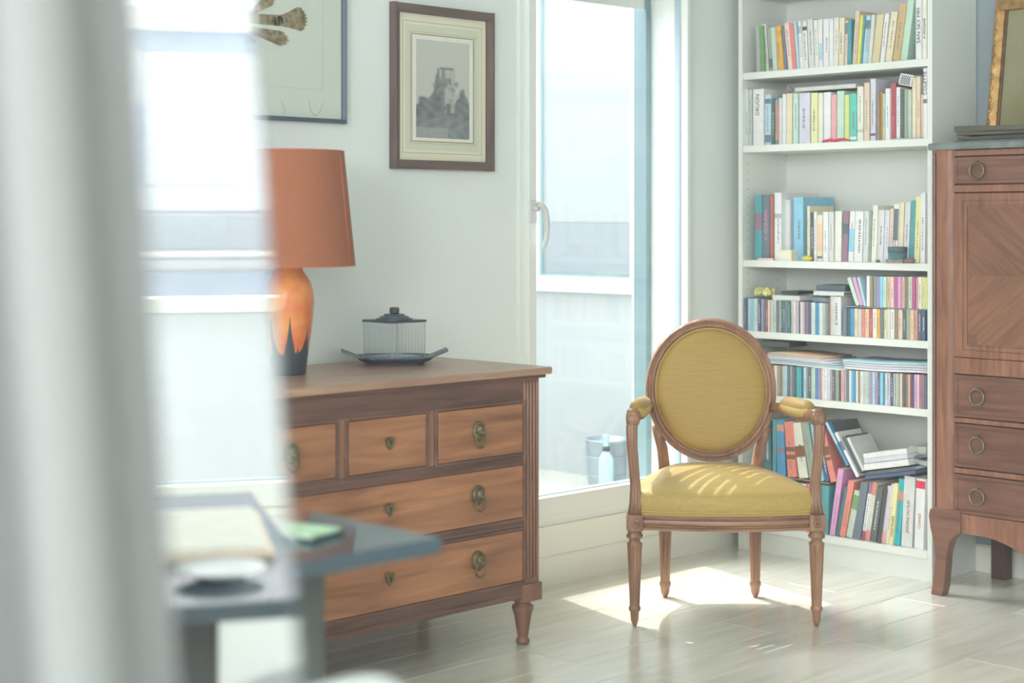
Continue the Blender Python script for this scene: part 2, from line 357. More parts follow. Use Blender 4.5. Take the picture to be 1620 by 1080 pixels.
w1 = window('window_1', *W1, 'narrow tall white framed window beside the bookcase', True)
window('window_2', *W0, 'wide window near the curtain, seen mirrored in the glass screen', False)
# partly lowered slotted roller shutter, its rows of slots throw dashes of sun on the chair seat
sh = MB()
x0, x1 = W1[0], W1[1]
z = 2.06
slots = [(4.23, 4.365), (4.425, 4.56)]
for i in range(6):
    za = 2.13+.067*i+.008*(i % 2); zb = za+.019
    sh.box(x0, x1, .19, .192, z, za)
    xs = [x0]+[v for s_ in slots for v in s_]+[x1]
    for k in range(0, len(xs), 2): sh.box(xs[k], xs[k+1], .19, .192, za, zb)
    z = zb
sh.box(x0, x1, .19, .193, z, 2.68)
sh.build('roller_shutter', M['trim'], w1)
bx(W1[1]-.030, W1[1]-.002, .181, .246, W1[2]+.03, 2.64).build('shutter_guide', M['teal'], w1, .002)
bx(W1[0]+.002, W1[0]+.030, .181, .246, W1[2]+.03, 2.64).build('shutter_guide', M['teal'], w1, .002)

# ------------------------------------------------------------------ outside: terrace, wing wall, facade
struct(bx(-3.2, 6.6, .28, 1.62, -.1, .10).build('terrace_floor', M['terrac']), 'pale terrace floor outside the window')
struct(bx(5.53, 5.9, .28, 5.0, -.1, 4.2).build('wing_wall', M['terrwall']), 'white rendered outside wall seen through the window')
par = MB(); par.box(-3.2, 5.0, 1.5, 1.62, .10, .94); struct(par.build('terrace_parapet', M['facade']), 'white parapet of the terrace, mirrored in the glass screen')
struct(bx(-3.2, 5.0, 1.46, 1.66, .94, .99).build('parapet_coping', M['trim'], bevel=.004), 'white coping on the terrace parapet')
struct(bx(-40, 40, 1.7, 60, -6.1, -6).build('street_ground', M['ground']), 'pale street ground below the terrace')
xw = 5.53
ww = empty('terrace_window', 'white framed window with pale blue blind in the outside wall', 'window', (xw, 1.15, .9))
yl, ym, yr = yX(843, xw)-1.15, yX(861, xw)-1.15, yX(1008, xw)-1.15
zb0, zb1 = zX(930, 462, xw)-.9, zX(930, 438, xw)-.9
f = MB(); f.box(-.05, 0, ym, yl, zb0, 1.9).box(-.05, 0, yr, ym, zb0, zb1).box(-.05, 0, yr, ym, 1.85, 1.9).box(-.05, 0, yr-.02, yr, zb0, 1.9)
f.build('frame', M['trim'], ww, .004)
f = MB(); f.box(-.03, -.001, ym-.012, ym, zb1, 1.85).box(-.03, -.001, yr, ym-.01, zb1, zb1+.012); f.build('gasket', M['teal2'], ww)
zz = zb1+.012; zm_ = zX(930, 352, xw)-.9
for za_, zb_, mm_ in ((zz+.001, zm_, 'blind2'), (zm_+.0015, 1.85, 'blind')): bx(-.018, -.002, yr+.001, ym-.013, za_, zb_).build('blind_panel', M[mm_], ww)
bx(-.034, -.030, yr, ym-.012, zb1+.004, 1.85).build('pane', M['clear'], ww)
bk = empty('zinc_bucket', 'grey zinc bucket standing on the terrace outside the window', 'bucket', (5.33, .83, .10))
MB().lathe([(.078, 0), (.08, .003), (.092, .205), (.096, .207), (.096, .214), (.089, .214), (.076, .008)], 32).build('bucket_body', M['zinc'], bk)
for q in (.06, .14): MB().tube([((.0805+.011*q/.2+.002)*math.cos(2*PI*j/32), (.0805+.011*q/.2+.002)*math.sin(2*PI*j/32), q) for j in range(32)], .003, 6, True).build('hoop', M['zinc'], bk)
bt = MB().lathe([(.001, 0), (.030, 0), (.032, .01), (.032, .13), (.028, .155), (.013, .18), (.011, .235), (.014, .237), (.014, .25), (.001, .25)], 24)
bto = empty('glass_bottle', 'pale blue glass bottle standing in front of the bucket', 'bottle', (5.222, .735, .10)); bt.build('bottle_body', M['bottle'], bto)
MB().lathe([(.001, .18), (.0165, .18), (.0145, .20), (.001, .20)], 16).build('neck_band', M['darkcover'], bto)
# facade across the street (mirrored in the glass screen)
FY = 8.0
fb = empty('apartment_building', 'white apartment facade across the street, mirrored in the glass screen', 'building', (0, FY, -6))
bx(-9, 8, 0, .5, 0, 8.62).build('facade_wall', M['facade'], fb)
bx(-9, 8, -.12, 1, 8.62, 8.78).build('roof_edge', M['trim'], fb)
def zf(y): return 6+1.25+(350-y)*12.05/2640
for cxw in (-5.2, -2.6, .15, 2.8, 5.4):
    wn = bx(cxw-.55, cxw+.45, -.02, 0, zf(292), zf(130)).build('window', M['greywin'], fb)
    bx(cxw+.12, cxw+.38, -.03, -.02, zf(288), zf(165)).build('shutter', M['bluewin'], wn)
    bx(cxw-.14, cxw-.10, -.03, -.02, zf(290), zf(133)).build('mullion', M['trim'], wn)
bx(-9, 8, -.02, 0, zf(80), zf(27)).build('clerestory_band', M['bluewin'], fb)
bx(-9, 8, -.10, 0, zf(22), zf(16)).build('gutter', M['tree'], fb)
bx(-9, 8, -.6, 0, zf(404), zf(396)).build('balcony_slab', M['trim'], fb)
bx(-9, 8, -.62, -.60, zf(338), zf(334)).build('balcony_rail', M['tree'], fb)
bx(-9, 8, -.03, 0, zf(395), zf(340)).build('balcony_recess', M['blind'], fb)
bx(-9, 8, -.62, -.60, zf(408), zf(404)).build('drip_line', M['tree'], fb)
bx(-9, 8, -.03, 0, zf(560), zf(430)).build('lower_shutter_band', M['bluewin'], fb)

# ------------------------------------------------------------------ chest of drawers
DX, DY, HW = 2.925, -.555, .595
d = empty('chest_of_drawers', 'antique cherry wood chest of drawers with lion ring handles', 'chest of drawers', (DX, 0, 0))
def dz(y): return zY(822, y, DY)
ZT, ZS = .820, .798
zd = [(dz(716), dz(637)), (dz(819), dz(735)), (dz(919), dz(838))]
ZBOT = dz(948)
car = MB(); yf = DY
car.box(-HW+.02, HW-.02, yf+.03, -.03, ZBOT+.01, ZS)
car.build('carcass', M['joint'], d)
fr = MB()      # rails of the face frame
rl = HW-.075
fr.box(-rl, rl, yf, yf+.04, zd[0][1]+.006, ZS)
fr.box(-rl, rl, yf, yf+.04, zd[1][1]+.004, zd[0][0]-.006).box(-rl, rl, yf, yf+.04, zd[2][1]+.004, zd[1][0]-.004).box(-rl, rl, yf, yf+.04, ZBOT, zd[2][0]-.004)
fr.build('face_rail', M['dressd'], d, .002)
x1l, x1r = 2.788-DX, 3.061-DX
for sx in (-1, 1): xm = sx*(.1565); div = MB(); div.box(xm-.017, xm+.017, yf, yf+.04, zd[0][0]-.006, zd[0][1]+.006); div.build('divider', M['dressv'], d, .002)
mo = MB()      # mouldings framing the fronts
def mould(x0, x1, z0, z1, w=.009, yp=-.006):
    mo.box(x0-w, x0, yf+yp, yf+.02, z0-w, z1+w).box(x1, x1+w, yf+yp, yf+.02, z0-w, z1+w).box(x0, x1, yf+yp, yf+.02, z0-w, z0).box(x0, x1, yf+yp, yf+.02, z1, z1+w)
cells = [(3.106-DX, 3.437-DX, 0), (x1l, x1r, 0), (-(3.437-DX), -(3.106-DX), 0), (-.518, .518, 1), (-.518, .518, 2)]
for a, b, k in cells:
    mould(a, b, zd[k][0], zd[k][1])
mo.build('drawer_moulding', M['dressd'], d, .0025)
ln = MB()
ln.box(-rl, rl, yf-.004, yf, zd[2][0]-.045, zd[2][0]-.035).box(-rl, rl, yf-.004, yf, zd[0][0]-.030, zd[0][0]-.022).box(-rl, rl, yf-.004, yf, zd[1][0]-.024, zd[1][0]-.017)
ln.build('rail_bead', M['dressd'], d, .001)
for sx in (-1, 1):
    p = MB(); c = sx*(HW-.04)
    p.box(c-.036, c+.036, yf+.004, -.03, ZBOT-.012, ZS)
    for k in range(5): q = c-.026+.013*k; p.tube([(q, yf+.003, ZBOT+.055), (q, yf+.003, ZS-.02)], .0052, 8)
    p.box(c-.040, c+.040, yf-.006, yf+.08, ZBOT-.012, ZBOT+.04)
    p.build('corner_post', M['dressv'], d, .002)
side = MB(); side.box(-HW, HW, yf+.07, -.03, ZBOT, ZS).build('side_panel', M['dressv'], d)
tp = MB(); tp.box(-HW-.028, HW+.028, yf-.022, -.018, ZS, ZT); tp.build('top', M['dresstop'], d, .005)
tpm = MB(); tpm.box(-HW-.012, HW+.012, yf-.010, -.02, ZS-.010, ZS); tpm.build('top_moulding', M['dressd'], d, .003)
def lion(parent, x, z):
    m = MB(); y = yf-.012
    m.add(*oval_plate(x, y, z, .021, .028, .006), smooth=True)
    m.sphere((x, y-.008, z+.003), .013, 12, 8, 1, .8, 1.15)
    m.sphere((x, y-.018, z-.004), .006, 10, 6, 1.3, .9, 1)
    for sx in (-1, 1): m.sphere((x+sx*.006, y-.017, z+.006), .0025, 8, 5); m.sphere((x+sx*.012, y-.010, z+.014), .004, 8, 5)
    for j in range(14):
        a = 2*PI*j/14; m.sphere((x+.016*math.cos(a), y-.005, z+.022*math.sin(a)), .0042, 8, 5)
    m.tube([(x+.018*math.sin(2*PI*j/24), y-.010, z-.026+.021*math.cos(2*PI*j/24)) for j in range(24)], .0028, 8, True)
    m.build('lion_handle', M['brass'], parent)
def oval_plate(x, y, z, a, b, t):
    n = 24; vs = [(x+a*s*math.cos(2*PI*j/n), y-dy, z+b*s*math.sin(2*PI*j/n)) for (s, dy) in ((1, -.004), (1, t*.4), (.75, t)) for j in range(n)]
    fs = [(i*n+j, i*n+(j+1) % n, (i+1)*n+(j+1) % n, (i+1)*n+j) for i in range(2) for j in range(n)]+[tuple(range(2*n, 3*n))]
    return vs, fs
def escut(parent, x, z):
    y = yf-.0135
    pts = [(-.013, .016), (-.009, .013), (0, .017), (.009, .013), (.013, .016), (.013, .002), (.008, -.010), (0, -.019), (-.008, -.010), (-.013, .002)]
    MB().prism([(x+a, z+b) for a, b in pts], 1, y+.004, y-.003).build('escutcheon', M['brass'], parent, .001)
    k = MB(); k.prism([(x+.0036*math.cos(2*PI*j/12), z+.003+.0036*math.sin(2*PI*j/12)) for j in range(12)], 1, y, y-.0035).box(x-.0018, x+.0018, y-.0035, y, z-.009, z+.003)
    k.build('keyhole', M['hole'], parent)
HX = .33
for a, b, k in cells:
    dr = bx(a+.0015, b-.0015, yf-.008+.004*(k > 0), yf+.012, zd[k][0]+.0015, zd[k][1]-.0015).build('drawer', M['dress'], d, .002)
    zc = (zd[k][0]+zd[k][1])/2
    if k == 0:
        if abs(a+b) < .1: escut(dr, 0, zc+.004)
        else: lion(dr, math.copysign(HX, a+b), zc+.008)
    else:
        lion(dr, HX, zc+.012); lion(dr, -HX, zc+.012); escut(dr, 0, zc+.010)
def dleg(x, y, sq=False):
    h = ZBOT-.010
    pr = [(.012, 0), (.019, .002), (.021, .012), (.015, .02), (.0155, .022), (.026, h*.66), (.033, h*.80), (.031, h*.86), (.020, h*.90), (.024, h*.93), (.028, h*.97), (.028, h)]
    return MB().lathe(pr, 24, (x, y, 0))
for sx in (-1, 1):
    for y in (yf+.036, -.075): dleg(sx*(HW-.04), y).build('leg', M['dressv'], d)

# ------------------------------------------------------------------ lamp
L = empty('table_lamp', 'table lamp with orange linen shade and orange glazed vase base', 'lamp', (2.835, -.235, ZT))
m, nt, b = base('orange_glaze_with_dark_drips')
tcn = N(nt, 'ShaderNodeTexCoord'); sx_ = N(nt, 'ShaderNodeSeparateXYZ'); nt.links.new(tcn.outputs['Object'], sx_.inputs[0])
at = N(nt, 'ShaderNodeMath', operation='ARCTAN2'); nt.links.new(sx_.outputs['Y'], at.inputs[0]); nt.links.new(sx_.outputs['X'], at.inputs[1])
def spike(c0, wd, hgt):
    s_ = N(nt, 'ShaderNodeMath', operation='SUBTRACT'); nt.links.new(at.outputs[0], s_.inputs[0]); s_.inputs[1].default_value = c0
    a_ = N(nt, 'ShaderNodeMath', operation='ABSOLUTE'); nt.links.new(s_.outputs[0], a_.inputs[0])
    d_ = N(nt, 'ShaderNodeMapRange'); d_.inputs['From Min'].default_value = 0; d_.inputs['From Max'].default_value = wd; d_.inputs['To Min'].default_value = 1; d_.inputs['To Max'].default_value = 0; nt.links.new(a_.outputs[0], d_.inputs[0])
    p_ = N(nt, 'ShaderNodeMath', operation='POWER'); nt.links.new(d_.outputs[0], p_.inputs[0]); p_.inputs[1].default_value = 4.2
    q_ = N(nt, 'ShaderNodeMath', operation='MULTIPLY'); nt.links.new(p_.outputs[0], q_.inputs[0]); q_.inputs[1].default_value = hgt
    return q_.outputs[0]
tot = None
for c0, wd, hg in ((-2.16, .62, .115), (-3.05, .7, .11), (-1.25, .9, .07), (-1.75, .35, .02), (.2, .7, .10), (1.6, .7, .09)):
    o_ = spike(c0, wd, hg)
    if tot is None: tot = o_
    else:
        mxn = N(nt, 'ShaderNodeMath', operation='MAXIMUM'); nt.links.new(tot, mxn.inputs[0]); nt.links.new(o_, mxn.inputs[1]); tot = mxn.outputs[0]
nz = N(nt, 'ShaderNodeTexNoise'); nz.inputs['Scale'].default_value = 22; nt.links.new(tcn.outputs['Object'], nz.inputs[0])
ma = N(nt, 'ShaderNodeMath', operation='MULTIPLY_ADD'); nt.links.new(nz.outputs[0], ma.inputs[0]); ma.inputs[1].default_value = .03; nt.links.new(tot, ma.inputs[2])
ad = N(nt, 'ShaderNodeMath', operation='ADD'); nt.links.new(ma.outputs[0], ad.inputs[0]); ad.inputs[1].default_value = .042
gt = N(nt, 'ShaderNodeMath', operation='SUBTRACT'); nt.links.new(sx_.outputs['Z'], gt.inputs[0]); nt.links.new(ad.outputs[0], gt.inputs[1])
mr = N(nt, 'ShaderNodeMapRange'); nt.links.new(gt.outputs[0], mr.inputs[0]); mr.inputs['From Min'].default_value = -.002; mr.inputs['From Max'].default_value = .003
n2 = N(nt, 'ShaderNodeTexNoise'); n2.inputs['Scale'].default_value = 14; n2.inputs['Detail'].default_value = 4; nt.links.new(tcn.outputs['Object'], n2.inputs[0])
rr = N(nt, 'ShaderNodeValToRGB'); rr.color_ramp.elements[0].position = .38; rr.color_ramp.elements[1].position = .62
rr.color_ramp.elements[0].color = C(214, 116, 74); rr.color_ramp.elements[1].color = C(238, 152, 84); nt.links.new(n2.outputs[0], rr.inputs[0])
mc = N(nt, 'ShaderNodeMix', data_type='RGBA'); nt.links.new(mr.outputs[0], mc.inputs[0]); mc.inputs[6].default_value = C(62, 72, 80); nt.links.new(rr.outputs[0], mc.inputs[7])
nt.links.new(mc.outputs[2], b.inputs['Base Color']); b.inputs['Roughness'].default_value = .3
MB().lathe([(.001, 0), (.046, 0), (.049, .004), (.052, .04), (.060, .10), (.069, .17), (.0715, .205), (.069, .235), (.060, .262), (.046, .282), (.039, .292), (.041, .306), (.046, .316), (.001, .318)], 40).build('lamp_base', m, L)
zs0, zs1, r0, r1 = 1.126-ZT, 1.447-ZT, .187, .155
n = 56; vs = []
for (r_, z_) in ((r0, zs0), ((r0+r1)/2, (zs0+zs1)/2), (r1, zs1), (r1-.003, zs1), ((r0+r1)/2-.003, (zs0+zs1)/2), (r0-.003, zs0)):
    vs += [(r_*math.cos(2*PI*j/n), r_*math.sin(2*PI*j/n), z_) for j in range(n)]
q = MB(); q.add(vs[:3*n], [(i*n+j, i*n+(j+1) % n, (i+1)*n+(j+1) % n, (i+1)*n+j) for i in range(2) for j in range(n)], True)
so = q.build('lamp_shade', M['shade'], L)
q = MB(); q.add(vs[3*n:], [(i*n+j, i*n+(j+1) % n, (i+1)*n+(j+1) % n, (i+1)*n+j) for i in range(2) for j in range(n)], True)
q.build('shade_lining', M['shadein'], so)
for (r_, z_) in ((r0, zs0+.001), (r1, zs1-.001)): MB().tube([((r_-.001)*math.cos(2*PI*j/n), (r_-.001)*math.sin(2*PI*j/n), z_) for j in range(n)], .0025, 6, True).build('shade_trim', M['shadetrim'], so)
sa = math.radians(-62); MB().tube([((r_+.0005)*math.cos(sa), (r_+.0005)*math.sin(sa), z_) for r_, z_ in ((r0, zs0), (r1, zs1))], .0018, 6).build('shade_seam', M['shadetrim'], so)
q = MB(); q.tube([(0, 0, .31), (0, 0, zs1-.02)], .006, 8)
for a in (0, 2.1, 4.2): q.tube([(0, 0, zs1-.03), ((r1-.005)*math.cos(a), (r1-.005)*math.sin(a), zs1-.012)], .002, 6)
q.build('shade_carrier', M['iron'], L)
q = MB(); q.lathe([(.014, .31), (.018, .33), (.018, .36), (.03, .39), (.032, .42), (.02, .45), (.001, .455)], 16); q.build('bulb', M['shadein'], L)

# ------------------------------------------------------------------ ribbed glass canister on pewter tray
ang = math.radians(-44.4)
T = empty('pewter_tray', 'dark pewter tray with upturned ends on the chest of drawers', 'tray', (3.275, -.175, ZT), ang+math.radians(7))
q = MB()
def ring(pts, z): return [(x, y, z) for x, y in pts]
def octo(a, b, c): return [(-a+c, -b), (a-c, -b), (a, -b+c), (a, b-c), (a-c, b), (-a+c, b), (-a, b-c), (-a, -b+c)]
r1_ = octo(.092, .080, .028); r2_ = octo(.102, .090, .032); r3_ = octo(.114, .098, .036)
vs = ring(octo(.086, .07, .02), 0)+ring(octo(.088, .072, .02), .008)+ring(r2_, .013)+ring(r3_, .022)+ring([(x*.985, y*.985) for x, y in r3_], .025)+ring(r1_, .017)
fs = [(i*8+j, i*8+(j+1) % 8, (i+1)*8+(j+1) % 8, (i+1)*8+j) for i in range(5) for j in range(8)]+[tuple(range(7, -1, -1)), tuple(range(40, 48))]
q.add(vs, fs); q.build('tray_body', M['pewtertray'], T, .001)
for sx in (-1, 1):
    q = MB(); q.add([(sx*.108, -.048, .019), (sx*.108, .048, .019), (sx*.160, .040, .038), (sx*.160, -.040, .038), (sx*.108, -.048, .024), (sx*.108, .048, .024), (sx*.160, .040, .046), (sx*.160, -.040, .046)],
          [(0, 1, 2, 3), (4, 7, 6, 5), (0, 4, 5, 1), (2, 6, 7, 3), (1, 5, 6, 2), (0, 3, 7, 4)]); q.build('tray_handle', M['pewtertray'], T, .001)
K = empty('glass_biscuit_box', 'ribbed clear glass box with stepped dark lid standing on the tray', 'box', (3.275, -.175, ZT+.0185), 0)
q = MB(); hx, hy, h = .0655, .0655, .108; pts = []
def ribrow(xa, ya, xb, yb, n):
    nx, ny = (yb-ya), -(xb-xa); l = math.hypot(nx, ny); nx /= l; ny /= l
    for j in range(n):
        t = j/n; o = .0016*(j % 2); pts.append((xa+(xb-xa)*t+nx*o, ya+(yb-ya)*t+ny*o))
ribrow(-hx, -hy, hx, -hy, 30); ribrow(hx, -hy, hx, hy, 30); ribrow(hx, hy, -hx, hy, 30); ribrow(-hx, hy, -hx, -hy, 30)
np_ = len(pts); q.add([(x, y, 0) for x, y in pts]+[(x, y, h) for x, y in pts], [(j, (j+1) % np_, (j+1) % np_+np_, j+np_) for j in range(np_)], False)
q.build('glass_body', M['ribbed'], K)
M['gedge'] = paint('glass_edge_grey', C(160, 168, 170), .2, .02)
for sx in (-1, 1):
    for sy in (-1, 1): bx(sx*hx-.0009, sx*hx+.0009, sy*hy-.0009, sy*hy+.0009, 0, h).build('glass_edge', M['gedge'], K)
for sx, sy, ax in ((-1, 0, 1), (0, -1, 0)):
    for j in range(1, 10):
        t_ = -hx+2*hx*j/10; px_, py_ = (t_, sy*(hy+.001)) if ax == 0 else (sx*(hx+.001), t_)
        bx(px_-.0006, px_+.0006, py_-.0006, py_+.0006, .002, h-.002).build('glass_rib', M['ribbed'], K)
q = MB(); q.box(-hx+.003, hx-.003, -hy+.003, hy-.003, 0, .006); q.build('glass_bottom', M['zinc'], K)
q = MB(); q.box(-.069, .069, -.069, .069, h, h+.007).lathe([(.050, h+.007), (.050, h+.011), (.040, h+.013), (.040, h+.017), (.030, h+.019), (.028, h+.024), (.001, h+.025)], 28, sx=1.1, sy=1.1)
lid = q.build('lid', M['pewtertray'], K, .001)
MB().lathe([(.010, h+.024), (.015, h+.028), (.015, h+.040), (.012, h+.044), (.001, h+.044)], 10, smooth=False).build('knob', M['pewterknob'], lid)

# ------------------------------------------------------------------ pictures on the left wall
def frame_rect(e, w_, h_, fw, mat, matv, dpt=.022):
    for s_ in (-1, 1):
        MB().prism([(s_*w_/2, 0), (s_*w_/2, dpt), (s_*(w_/2-fw*.3), dpt+.003), (s_*(w_/2-fw), dpt-.006), (s_*(w_/2-fw), 0)], 2, 0, h_).build('frame_side', matv, e).rotation_euler = (0, 0, 0)
    for z0_, z1_ in ((0, fw), (h_-fw, h_)): bx(-w_/2+.0015, w_/2-.0015, .0005, dpt+.0015, z0_+.0008, z1_-.0008).build('frame_rail', mat, e, .001)
def pict(name, label, xa, xb, za, zb):
    return empty(name, label, 'picture', ((xa+xb)/2, -.001, za), PI)      # local +y faces into the room
A = pict('framed_engraving', 'walnut framed small engraving of a ruined tower in cream mat', 3.402, 3.842, 1.416, 1.941)
w_, h_ = .44, .525
frame_rect(A, w_, h_, .030, M['frameh'], M['frame'])
bx(-.192, .192, .001, .008, .028, h_-.028).build('mat_board', M['matcream'], A)
def border(e, x0, x1, z0, z1, t, y, mat, name):
    q = MB(); q.box(x0, x1, y, y+.0006, z0, z0+t).box(x0, x1, y, y+.0006, z1-t, z1).box(x0, x0+t, y, y+.0006, z0+t, z1-t).box(x1-t, x1, y, y+.0006, z0+t, z1-t); return q.build(name, mat, e)
border(A, -.172, .172, .052, .472, .0014, .008, M['matline'], 'ruled_line')
border(A, -.162, .162, .062, .462, .020, .008, M['matgreen'], 'wash_band')
border(A, -.141, .141, .083, .440, .0014, .0082, M['matline'], 'ruled_line')
border(A, -.136, .136, .088, .434, .0036, .0084, M['matgold'], 'bronze_line')
bx(-.132, .132, .0078, .0088, .092, .430).build('inner_mat', M['matwhite'], A)
# the engraving itself: a flat print, tone painted per small cell
def print_mesh(nx, nz, w_, h_, y, fn, name, matname, rough=.9):
    vs = [(-w_/2+w_*i/nx, y, h_*j/nz) for j in range(nz+1) for i in range(nx+1)]
    fs = [(j*(nx+1)+i, j*(nx+1)+i+1, (j+1)*(nx+1)+i+1, (j+1)*(nx+1)+i) for j in range(nz) for i in range(nx)]
    me = bpy.data.meshes.new(name); me.from_pydata(vs, [], fs)
    ca = me.color_attributes.new('print', 'BYTE_COLOR', 'CORNER'); k = 0
    for pg in me.polygons:
        c = me.vertices[pg.vertices[0]].co; col = fn(.5-(c.x/w_)-.5/nx, c.z/h_)
        for li in pg.loop_indices: ca.data[li].color = tuple(min(.85, v*1.1) for v in col)+(1,)
    m_, nt_, b_ = base(matname); a_ = N(nt_, 'ShaderNodeVertexColor'); a_.layer_name = 'print'; nt_.links.new(a_.outputs[0], b_.inputs['Base Color']); b_.inputs['Roughness'].default_value = rough
    me.materials.append(m_); return me
rn = random.Random(3)
blobs = [(.50-.18+rn.random()*.5, .12+rn.random()*.45, .02+rn.random()*.05, rn.random()) for _ in range(60)]
def engr(u, v):          # u from left to right, v from bottom to top
    g = .62+.06*v; n_ = (math.sin(u*91.7+v*57.3)*43758.5) % 1
    n3 = math.sin(u*23+math.sin(v*19)*2)*math.sin(v*31+u*5)
    def mixg(a, b, t): return a+(b-a)*max(0, min(1, t))
    hill = .30+.16*math.exp(-((u-.12)/.1)**2)+.38*math.exp(-((u-.40)/.10)**2)+.20*math.exp(-((u-.85)/.12)**2)+.05*n3
    if v < hill: g = .26+.10*n3+.10*n_
    if .47 < u < .72 and .26 < v < .70+.03*math.sin(u*40): g = .50+.10*n_ - (.16 if u < .53 else 0)
    if .44 < u < .70 and .70 < v < .73: g = .38
    for wu in (.56, .62): 
        if abs(u-wu) < .018 and .56 < v < .62: g = .2
    if .56 < u < .64 and .26 < v < .36: g = .24
    for (bu, bv, br, bt) in blobs:
        if (u-bu)**2+((v-bv)*1.9)**2 < br*br*.6: g = mixg(g, .24+.28*bt, .6)
    if v < .20: g = .34+.08*n3+.08*n_
    if v < .10 and u < .6: g = .46+.06*n_
    g = max(.07, g-.05 if g > .5 else g*.72-.03)
    return (g*.93, g*.97, g*.95) if g < .45 else (g*1.0, g*.97, g*.86)
def engr2(u, v):
    t = [engr(u+a_*.014, v+b_*.009) for a_ in (-1, 0, 1) for b_ in (-1, 0, 1)]; m_ = [sum(c[i] for c in t)/9 for i in range(3)]
    return (m_[0]*.86+.05, m_[1]*.88+.055, m_[2]*.88+.06)
o = obj('engraving_print', print_mesh(64, 100, .232, .314, .0091, engr2, 'engraving_print', 'engraving_ink'), A); o.location = (0, 0, .102)
bx(-.190, .190, .014, .0155, .03, h_-.03).build('picture_glass', M['pictglass'], A)
B = pict('framed_herbarium', 'large slate framed herbarium sheet with dried brown seaweed above the lamp', 2.25, 3.217, 1.548, 2.40)
wB, hB = .967, .852
frame_rect(B, wB, hB, .014, M['frameblue'], M['frameblue'], .02)
bx(-wB/2+.012, wB/2-.012, .001, .008, .012, hB-.012).build('mat_board', M['herbmat'], B)
border(B, -wB/2+.085, wB/2-.085, .10, hB-.10, .0012, .008, M['herbline'], 'ruled_line')
# dried plant: fan shaped lobes with forked tips, on a stem that comes from the left
mdry = paint('dried_brown_seaweed', C(140, 126, 98), .8, .55, 70)
mdry2 = paint('dried_grey_green_weed', C(146, 152, 138), .8, .3, 70)
def fan(px0, py0, px1, py1, wd0, wd1, jag, mat, dy=.009):
    # a lobe from a pixel point to another, widening, with a jagged rim
    def w2(px, py): x = xY(px, -.012); return (B.location.x-x, zY(px, py, -.012)-B.location.z)
    a = Vector(w2(px0, py0)); c = Vector(w2(px1, py1)); dr_ = c-a; n_ = Vector((-dr_.y, dr_.x)).normalized(); pl = []
    for i in range(9): t = i/8; pl.append(a+dr_*t+n_*(wd0+(wd1-wd0)*t**1.5))
    for i in range(1, 14):
        t = i/14; rad = jag*(1 if i % 2 else .25)*rn.uniform(.7, 1.2); pl.append(c+n_*wd1*(1-2*t)+dr_.normalized()*(rad+.02*math.sin(PI*t)))
    for i in range(9): t = 1-i/8; pl.append(a+dr_*t-n_*(wd0+(wd1-wd0)*t**1.5))
    return MB().prism([(p.x, p.y) for p in pl], 1, dy-.001, dy+.0012).build('dried_frond', mat, B)
fan(300, 22, 395, 22, .006, .010, .002, mdry)
fan(385, 28, 440, 32, .014, .016, .006, mdry)
fan(432, 34, 474, 30, .012, .036, .012, mdry)
fan(392, 45, 442, 60, .010, .022, .018, mdry)
fan(400, 20, 425, 0, .008, .020, .010, mdry)
fan(330, 40, 392, 62, .008, .012, .014, mdry2)
fan(300, 60, 240, 70, .004, .03, .04, mdry2); fan(300, 140, 236, 205, .003, .02, .05, mdry2)
for pa in (((447, 186), (452, 172), (445, 158)), ((500, 183), (492, 176), (489, 158)), ((500, 183), (508, 174), (512, 160))):
    MB().tube([(B.location.x-xY(a, -.012), .0095, zY(a, b_, -.012)-B.location.z) for a, b_ in pa], .0007, 5).build('dried_stem', M['herbline'], B)
bx(-wB/2+.013, wB/2-.013, .0135, .015, .013, hB-.013).build('picture_glass', M['pictglass'], B)

# ------------------------------------------------------------------ bookcase
BX = 5.08; yL, yR = -.076, -.918; BTOP = 2.37
bc = empty('bookcase', 'tall white bookcase filled with books and CDs in the corner', 'bookcase', (BX, (yL+yR)/2, 0))
hw = (yL-yR)/2
for s_ in (-1, 1): bx(0, XB-BX-.006, s_*hw, s_*(hw-.019), 0, BTOP).build('side_panel', M['white'], bc, .001)
bx(XB-BX-.014, XB-BX-.007, -hw+.019, hw-.019, .06, BTOP-.02).build('back_panel', M['white'], bc)
SH = {'top': 1.815, 'second': 1.538, 'third': 1.103, 'fourth': .834, 'fifth': .597, 'bottom': .104, 'upper': 2.132}
for k, z_ in SH.items(): bx(.004 if k != 'bottom' else 0, XB-BX-.016, -hw+.020, hw-.020, z_-.026, z_).build('shelf', M['white'], bc, .001)
bx(0, XB-BX-.008, -hw+.019, hw-.019, BTOP-.022, BTOP).build('top_board', M['white'], bc)
bx(.012, .026, -hw+.019, hw-.019, 0, .078).build('kick_board', M['white'], bc)
q = MB()
for xo in (.035, .22):
    for k in range(36):
        z_ = .35+k*.032
        for s_ in (-1, 1): q.lathe([(.0022, 0), (.0022, .0006)], 6, (0, 0, 0)) if False else q.box(xo-.0022, xo+.0022, s_*(hw-.0192), s_*(hw-.0186), z_-.0022, z_+.0022)
o = q.build('shelf_pin_holes', M['tree'], bc); o['kind'] = 'stuff'

